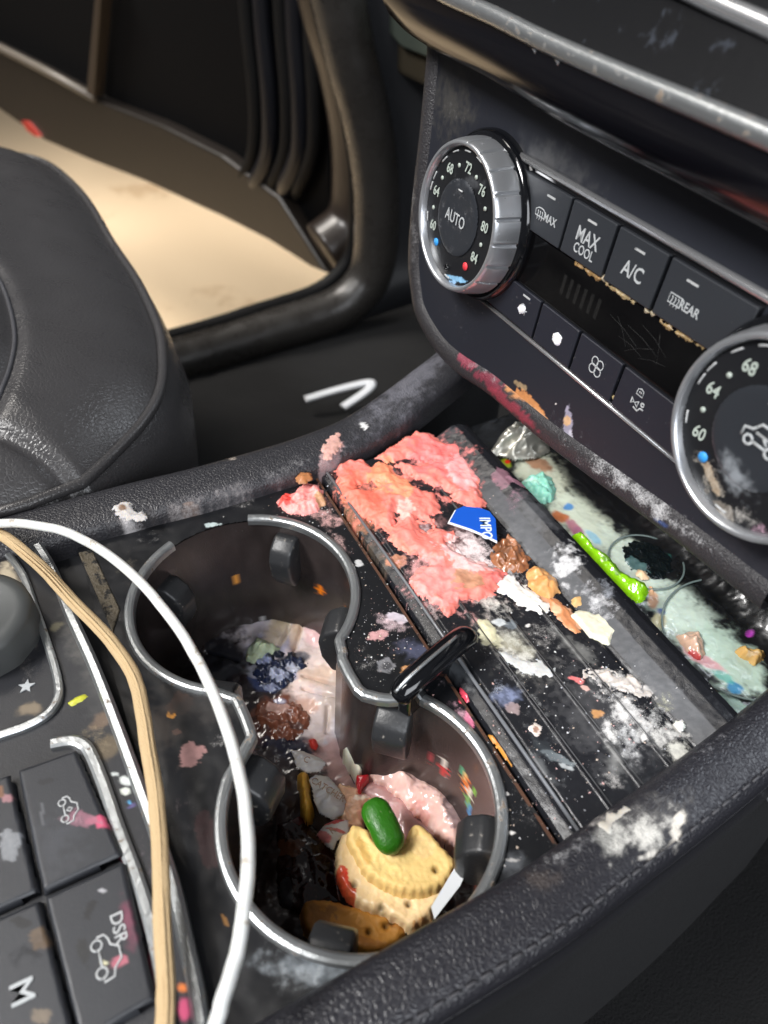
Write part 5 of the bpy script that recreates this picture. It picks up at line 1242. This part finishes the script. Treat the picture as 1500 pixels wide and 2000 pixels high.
smear('cookie_crumb', 'tan cookie piece at the right of the front tray', 'cookie piece', z4([(1182, 1050), (1205, 1032), (1250, 1038), (1300, 1050), (1320, 1065), (1310, 1090), (1275, 1112), (1240, 1090), (1205, 1075)]), TR, .0042, lin(204, 164, 98), [('s', 1465, 1285, 14, 5, 0, (226, 200, 160), .8)], .6, rag=.0006, edge=.002, seed=33)
smear('dark_recess_fill', 'near-black blob added to stand in for the small dark round recess of the front tray', 'jelly', z4([(705, 600), (740, 572), (800, 570), (860, 590), (915, 640), (920, 690), (880, 735), (820, 740), (790, 700), (740, 690), (705, 650)]), TR, .0012, lin(16, 22, 24), [('s', 1240, 1105, 26, 10, 20, (80, 110, 110), .7)], .12, M_wet, rag=.0014, lump=.8, seed=34)  # raised near-black blob added to draw the dark round recess
smear('beige_crumb', 'beige crumb on the rim of the dark round recess', 'crumb', z4([(770, 690), (800, 700), (815, 730), (790, 735), (765, 715)]), Deck(-.0125), .0016, lin(216, 186, 150), rag=.0004, seed=35)
smear('peach_crumb', 'peach crumb beside the lower end of the green slime', 'crumb', z4([(815, 765), (835, 770), (842, 800), (820, 815), (808, 800)]), TR, .0030, lin(232, 180, 140), rag=.0004, seed=36)
# crumpled foil wrapper
fw = np.array([TR.uv(*p) for p in z4([(110, 215), (150, 150), (200, 85), (260, 55), (330, 90), (380, 150), (390, 190), (320, 225), (230, 235), (160, 210)])])
x, y, Fc = grid(TR, *(fw.min(0)[0] - .001, fw.max(0)[0] + .001, fw.min(0)[1] - .001, fw.max(0)[1] + .001), .0004)
sd = sdf_poly(x, y, fw); r_ = np.abs(fbm(x, y * .45, 95, 1, 60)) + .35 * np.abs(fbm(x * 1.6, y, 150, 1, 61))
h = .013 * np.clip(sd / .010, 0, 1) ** .6 * (1 - .8 * r_) + .0005
kv = sd > 0; fk = kv[Fc].all(1); Fc = Fc[fk]; used = np.unique(Fc); rm = np.full(len(x), -1); rm[used] = np.arange(len(used))
o = mesh_obj('foil_wrapper', np.stack([x, y, h - .014], -1)[used], rm[Fc], mat('pearl_foil', lin(176, 174, 164), .28, .55)); tag(o, 'crumpled silvery wrapper at the upper end of the front tray', 'wrapper')

# cup one contents
smear('green_dollop', 'pale green squeezed dollop on the floor of the upper left cup holder', 'food smear', z5([(840, 1010), (850, 950), (890, 915), (900, 890), (950, 900), (1000, 925), (1040, 950), (1020, 980), (960, 985), (920, 1010), (880, 1035)]), Deck(-.058), .0045, lin(186, 200, 170), [], .4, rag=.0006, edge=.003, lump=.7, lsc=200, seed=40)
smear('blue_black_jelly', 'lumpy blue black jelly with whitish bubbles in the upper left cup holder', 'jelly', z5([(905, 1010), (960, 975), (1040, 965), (1120, 975), (1190, 1010), (1205, 1050), (1170, 1075), (1110, 1090), (1130, 1140), (1080, 1200), (1000, 1215), (930, 1190), (900, 1120), (870, 1080), (910, 1050)]), Deck(-.0585), .0032, lin(34, 42, 68),
      [('s', 515, 1290, 16, 12, 0, (150, 160, 196), .9), ('s', 545, 1320, 22, 12, 0, (176, 182, 206), .9), ('s', 572, 1306, 14, 9, 0, (196, 198, 214), .9), ('s', 520, 1345, 20, 10, 0, (156, 164, 194), .9), ('s', 560, 1285, 36, 8, 0, (20, 26, 40), .9)], .15, M_wet, rag=.0014, lump=1., lsc=330, seed=41)
smear('brown_syrup', 'glossy reddish brown syrup pool between the two cup holders', 'syrup', z5([(900, 1270), (960, 1250), (1040, 1270), (1110, 1260), (1180, 1300), (1220, 1350), (1200, 1420), (1120, 1480), (1020, 1490), (950, 1440), (905, 1370)]), Deck(-.0585), .0022, lin(128, 78, 60), [('s', 545, 1385, 26, 12, 10, (196, 160, 150), .8), ('s', 580, 1420, 22, 8, 10, (70, 44, 40), .8)], .12, M_wet, rag=.0016, lump=.8, seed=42)

#SECTION: CUP2
CF = Deck(-.050)
smear('pink_yogurt', 'pale pink yogurt lump against the right wall of the lower cup holder', 'food smear', z6([(730, 330), (790, 320), (870, 330), (960, 360), (1040, 400), (1100, 460), (1150, 540), (1185, 640), (1120, 680), (1040, 640), (990, 580), (930, 530), (880, 470), (800, 410), (740, 370)]), Deck(-.047), .0060, lin(250, 206, 196),
      [('s', 790, 1505, 40, 14, 15, (226, 214, 200), .8), ('s', 850, 1530, 30, 8, 30, (170, 120, 90), .7), ('s', 880, 1600, 14, 30, -20, (70, 72, 90), .6), ('s', 820, 1590, 30, 14, 50, (250, 170, 160), .7)], .22, M_wet, rag=.0009, edge=.006, lump=.35, lsc=110, drop=.010, grow=.0008, seed=50)
smear('mauve_film', 'translucent mauve wrapper sheet beside the green gummy', 'wrapper', z6([(700, 385), (760, 395), (850, 430), (920, 500), (980, 570), (1050, 650), (1060, 690), (940, 640), (900, 690), (840, 600), (780, 500), (700, 470)]), Deck(-.050), .0035, lin(196, 152, 150), [('s', 790, 1570, 50, 6, 50, (120, 84, 90), .8), ('s', 830, 1600, 50, 4, 48, (226, 196, 196), .8)], .3, M_wet, rag=.0006, edge=.004, lump=.5, lsc=90, drop=.008, seed=51)
smear('apricot_cream', 'pale apricot cream behind the green gummy', 'food smear', z6([(610, 430), (690, 450), (760, 500), (700, 520), (700, 600), (650, 640), (600, 560), (640, 500)]), Deck(-.050), .0045, lin(238, 190, 158), [('s', 715, 1560, 26, 6, -20, (246, 226, 210), .8)], .2, M_wet, rag=.0006, edge=.004, drop=.008, grow=.001, seed=52)
smear('red_jam', 'small dark red jam streak at the top of the lower cup holder', 'jam', z6([(685, 380), (740, 370), (745, 395), (715, 420), (705, 455), (685, 450)]), Deck(-.046), .0022, lin(180, 30, 40), [], .15, M_wet, rag=.0004, drop=.010, seed=53)
smear('blue_crumb', 'bright blue crumb at the top of the lower cup holder', 'crumb', z6([(752, 300), (790, 290), (818, 312), (805, 335), (765, 322)]), Deck(-.040), .0024, lin(50, 150, 210), rag=.0005, seed=54)
smear('white_stick', 'short white stick end below the divider lever', 'stick', z6([(622, 262), (650, 248), (710, 345), (712, 365), (690, 372)]), Deck(-.046), .0030, lin(226, 224, 206), rag=.0002, edge=.002, lump=.1, drop=.010, seed=55)
smear('red_crumb', 'tiny red crumb on the dark liquid between the cups', 'crumb', z6([(472, 222), (490, 212), (508, 240), (500, 262), (480, 250)]), Deck(-.056), .0022, lin(210, 60, 50), rag=.0003, seed=56)
smear('yellow_strip', 'mustard yellow gummy strip beside the printed wrapper', 'candy', z6([(412, 380), (440, 362), (465, 375), (470, 440), (485, 500), (480, 545), (455, 565), (430, 520), (430, 450)]), CF, .0045, lin(206, 156, 62), [], .35, rag=.0004, edge=.003, lump=.3, drop=.008, seed=57)


def cracker(name, label, poly, z, th, col, spots, seed, scal=0.0003, rag=.0003, rough=.6, holes=()):
    fr_ = Deck(z); q = catmull([fr_.uv(*p) for p in poly], 12, True)
    L = np.r_[0, np.cumsum(np.linalg.norm(np.diff(q, axis=0), axis=1))]; c = q.mean(0)
    q = q + (q - c) / np.linalg.norm(q - c, axis=1)[:, None] * (scal * np.sin(L / .0031 * 2 * np.pi + 2.5 * np.sin(L / .011)) * .5)[:, None]
    x, y, Fc = grid(fr_, *(q.min(0)[0] - .001, q.max(0)[0] + .001, q.min(0)[1] - .001, q.max(0)[1] + .001), .0004)
    sd = sdf_poly(x, y, q) + rag * fbm(x, y, 500, 3, seed)
    h = th * np.sqrt(np.clip(1 - (1 - np.clip(sd / .0016, 0, 1)) ** 2, 0, 1)) * (1 + .10 * fbm(x, y, 120, 4, seed) + .06 * fbm(x, y, 700, 3, seed + 2)) + .0004 * np.exp(-((sd - .002) / .0012) ** 2)
    C, R, D, DC = paint(x, y, fr_, lin(*col), rough, spots, seed)
    eb = sstep(.0042 - sd, 0, .004)[:, None]; C = C * (1 - .2 * eb) + lin(214, 156, 80) * .2 * eb
    for (u, v) in holes:
        c0 = fr_.uv(u, v); r = np.hypot(x - c0[0], y - c0[1]); h = h - th * .7 * np.exp(-(r / .0009) ** 2); C = C * (1 - .75 * np.exp(-(r / .0010) ** 2))[:, None]
    h = np.where(sd > 0, h, -th * .8)
    kv = sd > -.0007; fk = kv[Fc].all(1); Fc = Fc[fk]; used = np.unique(Fc); rm = np.full(len(x), -1); rm[used] = np.arange(len(used))
    V = fr_.pt(x, y, h)[used]
    o = mesh_obj(name, V, rm[Fc], M_crk); setattr_(o.data, C[used], R[used], D[used], DC[used]); tag(o, label, 'cracker'); return o


cracker('cracker', 'dark toasted cracker with pin holes, lowest in the cup holder pile', z6([(690, 985), (760, 1000), (830, 1025), (890, 1060), (900, 1110), (850, 1160), (780, 1190), (690, 1185), (600, 1170), (500, 1130), (440, 1060), (450, 960), (560, 950)]), -.049, .003, (196, 136, 52),
        [('s', 770, 1810, 20, 12, 0, (150, 92, 30), .6), ('s', 720, 1850, 50, 10, 10, (150, 90, 36), .6), ('s', 610, 1810, 50, 50, 0, (130, 84, 44), .6)], 61, holes=((720, 1826), (753, 1815), (765, 1808)))
cracker('cracker', 'pale cream coated cracker with a red stained edge under the scalloped cracker', z6([(610, 670), (680, 640), (800, 650), (950, 700), (1080, 800), (1090, 900), (1050, 980), (1010, 1030), (930, 1080), (890, 1060), (830, 1025), (760, 1000), (690, 970), (620, 900), (590, 800)]), -.0450, .003, (250, 222, 174),
        [('s', 672, 1755, 24, 42, -20, (190, 30, 30), .95, .25), ('s', 668, 1720, 12, 22, 0, (226, 60, 50), .9, .25), ('s', 800, 1780, 60, 26, 10, (244, 214, 164), .7, .3), ('s', 830, 1810, 24, 14, 0, (214, 150, 90), .7)], 62, holes=((692, 1735), (798, 1772), (745, 1780)), rough=.35)
cracker('cracker', 'golden half round cracker with scalloped edge, topmost in the pile', z6([(640, 660), (665, 615), (700, 620), (740, 640), (780, 700), (850, 725), (900, 690), (930, 620), (985, 620), (1060, 700), (1130, 790), (1085, 880), (1000, 920), (900, 925), (800, 890), (720, 830), (680, 760), (650, 710)]), -.0405, .0032, (246, 212, 138),
        [('s', 760, 1700, 40, 20, 20, (244, 212, 140), .7), ('s', 830, 1660, 26, 20, 0, (242, 208, 146), .7), ('s', 710, 1670, 10, 30, -20, (220, 170, 84), .6)], 63, holes=((850, 1706),))

# green gummy capsule: a closed, slightly bent rounded body
def capsule(name, label, cat, p0, p1, z0, z1, r, m, sy=.8, dent=0.):
    a = Z(*p0, z0); b = Z(*p1, z1); n = 22; ts = np.linspace(0, 1, n); L = np.linalg.norm(b - a)
    P = a + (b - a) * ts[:, None]; s = ts * L
    sc = np.sqrt(np.clip(1 - np.clip((r - s) / r, 0, 1) ** 2, 0, 1)) * np.sqrt(np.clip(1 - np.clip((r - (L - s)) / r, 0, 1) ** 2, 0, 1)); sc = np.maximum(sc, .05)
    P[:, 2] += .0012 * np.sin(ts * np.pi)
    V, Fc = sweep_geo(P, circle_prof(r, 20, sy), scale=sc)
    V = V + (fbm(V[:, 0], V[:, 1], 300, 3, 77) * .0003)[:, None] * np.array([.3, .3, 1])
    o = mesh_obj(name, V, Fc, m); tag(o, label, cat); return o


M_gum = mat('green_gum', lin(44, 112, 16), .42, sss=.25, bump=('noise', 900, .5, .0005), speck=(260, .60, lin(112, 140, 86)), coat=.1)
capsule('green_gummy', 'sugar dusted green gummy capsule on top of the golden cracker', 'candy', (722, 1562), (774, 1668), -.0315, -.0345, .0049, M_gum, .75)


# printed paper wrappers
def wrapper(name, label, poly, z, seed, letters, ang_pts, spots=(), group='printed candy wrappers', amp=.0018):
    fr_ = Deck(z); q = np.array([fr_.uv(*p) for p in poly]); w = thing(name, label, 'wrapper', (*q.mean(0), z), group)
    x, y, Fc = grid(fr_, *(q.min(0)[0] - .0006, q.max(0)[0] + .0006, q.min(0)[1] - .0006, q.max(0)[1] + .0006), .0004)
    sd = sdf_poly(x, y, q)
    def H(x, y, sd): return .0030 * np.clip(sd / .007, 0, 1) ** .7 + amp * np.abs(fbm(x, y * .5, 220, 2, seed)) * np.clip(sd / .002, 0, 1)
    h = H(x, y, sd); C, R, D, DC = paint(x, y, fr_, lin(206, 200, 194), .4, list(spots), seed)
    kv = sd > 0; fk = kv[Fc].all(1); Fc = Fc[fk]; used = np.unique(Fc); rm = np.full(len(x), -1); rm[used] = np.arange(len(used))
    o = mesh_obj('paper', fr_.pt(x, y, h)[used], rm[Fc], M_food, w); setattr_(o.data, C[used], R[used], D[used], DC[used])
    md = o.modifiers.new('s', 'SOLIDIFY'); md.thickness = .0002
    (u0, v0), (u1, v1) = ang_pts
    a = fr_.uv(u0, v0); b = fr_.uv(u1, v1); e = np.array([*(b - a), 0]); e /= np.linalg.norm(e); m_ = (a + b) / 2
    hh = float(np.interp(0, [0], [0])) + .0042
    text_mesh('lettering', letters, [m_[0], m_[1], z + hh], e, np.cross([0, 0, 1], e), .0034, mat('faded_print', lin(150, 122, 100), .6), w, bold=.004, aspect=.9)
    return w


wrapper('paper_wrapper', 'upper small white printed wrapper near the middle of the well', z6([(385, 265), (440, 268), (520, 300), (552, 325), (520, 370), (450, 375), (410, 340)]), -.050, 81, 'C', ((590, 1490), (610, 1500)))
wrapper('paper_wrapper', 'middle white printed wrapper, largest of the three, by the yellow strip', z6([(465, 400), (500, 375), (560, 385), (610, 440), (640, 500), (630, 560), (580, 590), (520, 560), (490, 500), (480, 440)]), -.048, 82, 'CATCHER', ((612, 1535), (672, 1572)))
wrapper('paper_wrapper', 'lower red stained printed wrapper beside the cracker pile', z6([(498, 650), (540, 600), (600, 575), (650, 580), (655, 640), (600, 680), (580, 725), (540, 700)]), -.046, 83, 'R', ((640, 1640), (660, 1625)),
        [('s', 655, 1605, 26, 8, -15, (190, 30, 36), .9), ('s', 632, 1640, 16, 10, 30, (206, 80, 80), .8), ('s', 655, 1625, 20, 3, 10, (200, 60, 60), .8)])
q = [Deck(-.024).uv(*p) for p in z6([(1020, 975), (1125, 800), (1178, 818), (1150, 880), (1035, 1030)])]
tag(prism('white_card', [tuple(p) for p in q], Deck(-.024), 0, .0006, mat('card_white', lin(226, 230, 234), .45)), 'narrow white plastic card piece wedged beside the cracker pile', 'card')
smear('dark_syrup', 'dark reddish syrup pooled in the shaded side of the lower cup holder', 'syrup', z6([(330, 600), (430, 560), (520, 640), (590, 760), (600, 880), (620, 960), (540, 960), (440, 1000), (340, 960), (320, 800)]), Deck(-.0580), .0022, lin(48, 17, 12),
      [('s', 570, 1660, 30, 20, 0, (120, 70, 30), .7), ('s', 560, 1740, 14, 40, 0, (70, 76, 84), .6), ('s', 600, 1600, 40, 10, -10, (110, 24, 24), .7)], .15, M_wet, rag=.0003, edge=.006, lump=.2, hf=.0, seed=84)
# crumbs and sugar grains: uncountable
rnd = np.random.RandomState(5)
def crumbs(name, label, regions, count, cols, smin, smax, zf):
    Vs = []; Fs = []; off = 0; Cs = []
    base = np.array([(1, 0, 0), (-1, 0, 0), (0, 1, 0), (0, -1, 0), (0, 0, 1), (0, 0, -1)], float)
    fa = [(0, 2, 4), (2, 1, 4), (1, 3, 4), (3, 0, 4), (2, 0, 5), (1, 2, 5), (3, 1, 5), (0, 3, 5)]
    for i in range(count):
        u, v, su, sv = regions[rnd.randint(len(regions))]
        pu, pv = u + rnd.randn() * su, v + rnd.randn() * sv
        p = Z(pu, pv, zf)
        if not (-.045 < p[0] < .119 and -.044 < p[1] < .118): continue
        if p[1] < .049 and sdf_poly(np.array([p[0]]), np.array([p[1]]), OP)[0] > -.002: continue
        zz = (.0022 + (float(np.interp(p[1], [.0985, .1012, .1085, .1125], [0, -.0005, .003, .0048]))) if p[1] > .05 else 0.0003)
        s = smin + (smax - smin) * rnd.rand() ** 4
        v_ = base * (1 + .4 * rnd.randn(6, 1)) * s; v_[:, 2] *= .6
        Vs.append(v_ + np.array([p[0], p[1], zz + s * .2])); Fs += [tuple(a + off for a in f) for f in fa]; off += 6
        Cs.append(np.tile(lin(*cols[rnd.randint(len(cols))]), (6, 1)))
    o = mesh_obj(name, np.concatenate(Vs), np.array(Fs), M_food, None, False); C = np.concatenate(Cs); n_ = len(C)
    setattr_(o.data, C, np.full(n_, .6), np.zeros(n_), C); o['label'] = label; o['category'] = 'crumbs'; o['kind'] = 'stuff'
crumbs('crumbs', 'fine pale crumbs and sugar grains scattered over the console', [(1100, 1350, 130, 120), (880, 1100, 110, 90), (1050, 1560, 60, 90), (700, 1150, 60, 110), (1220, 1400, 80, 80), (760, 1260, 50, 50), (620, 990, 60, 30)], 1700,
       [(226, 222, 216), (235, 232, 228), (214, 190, 170), (230, 180, 172), (200, 200, 205)], .00008, .0004, .001)
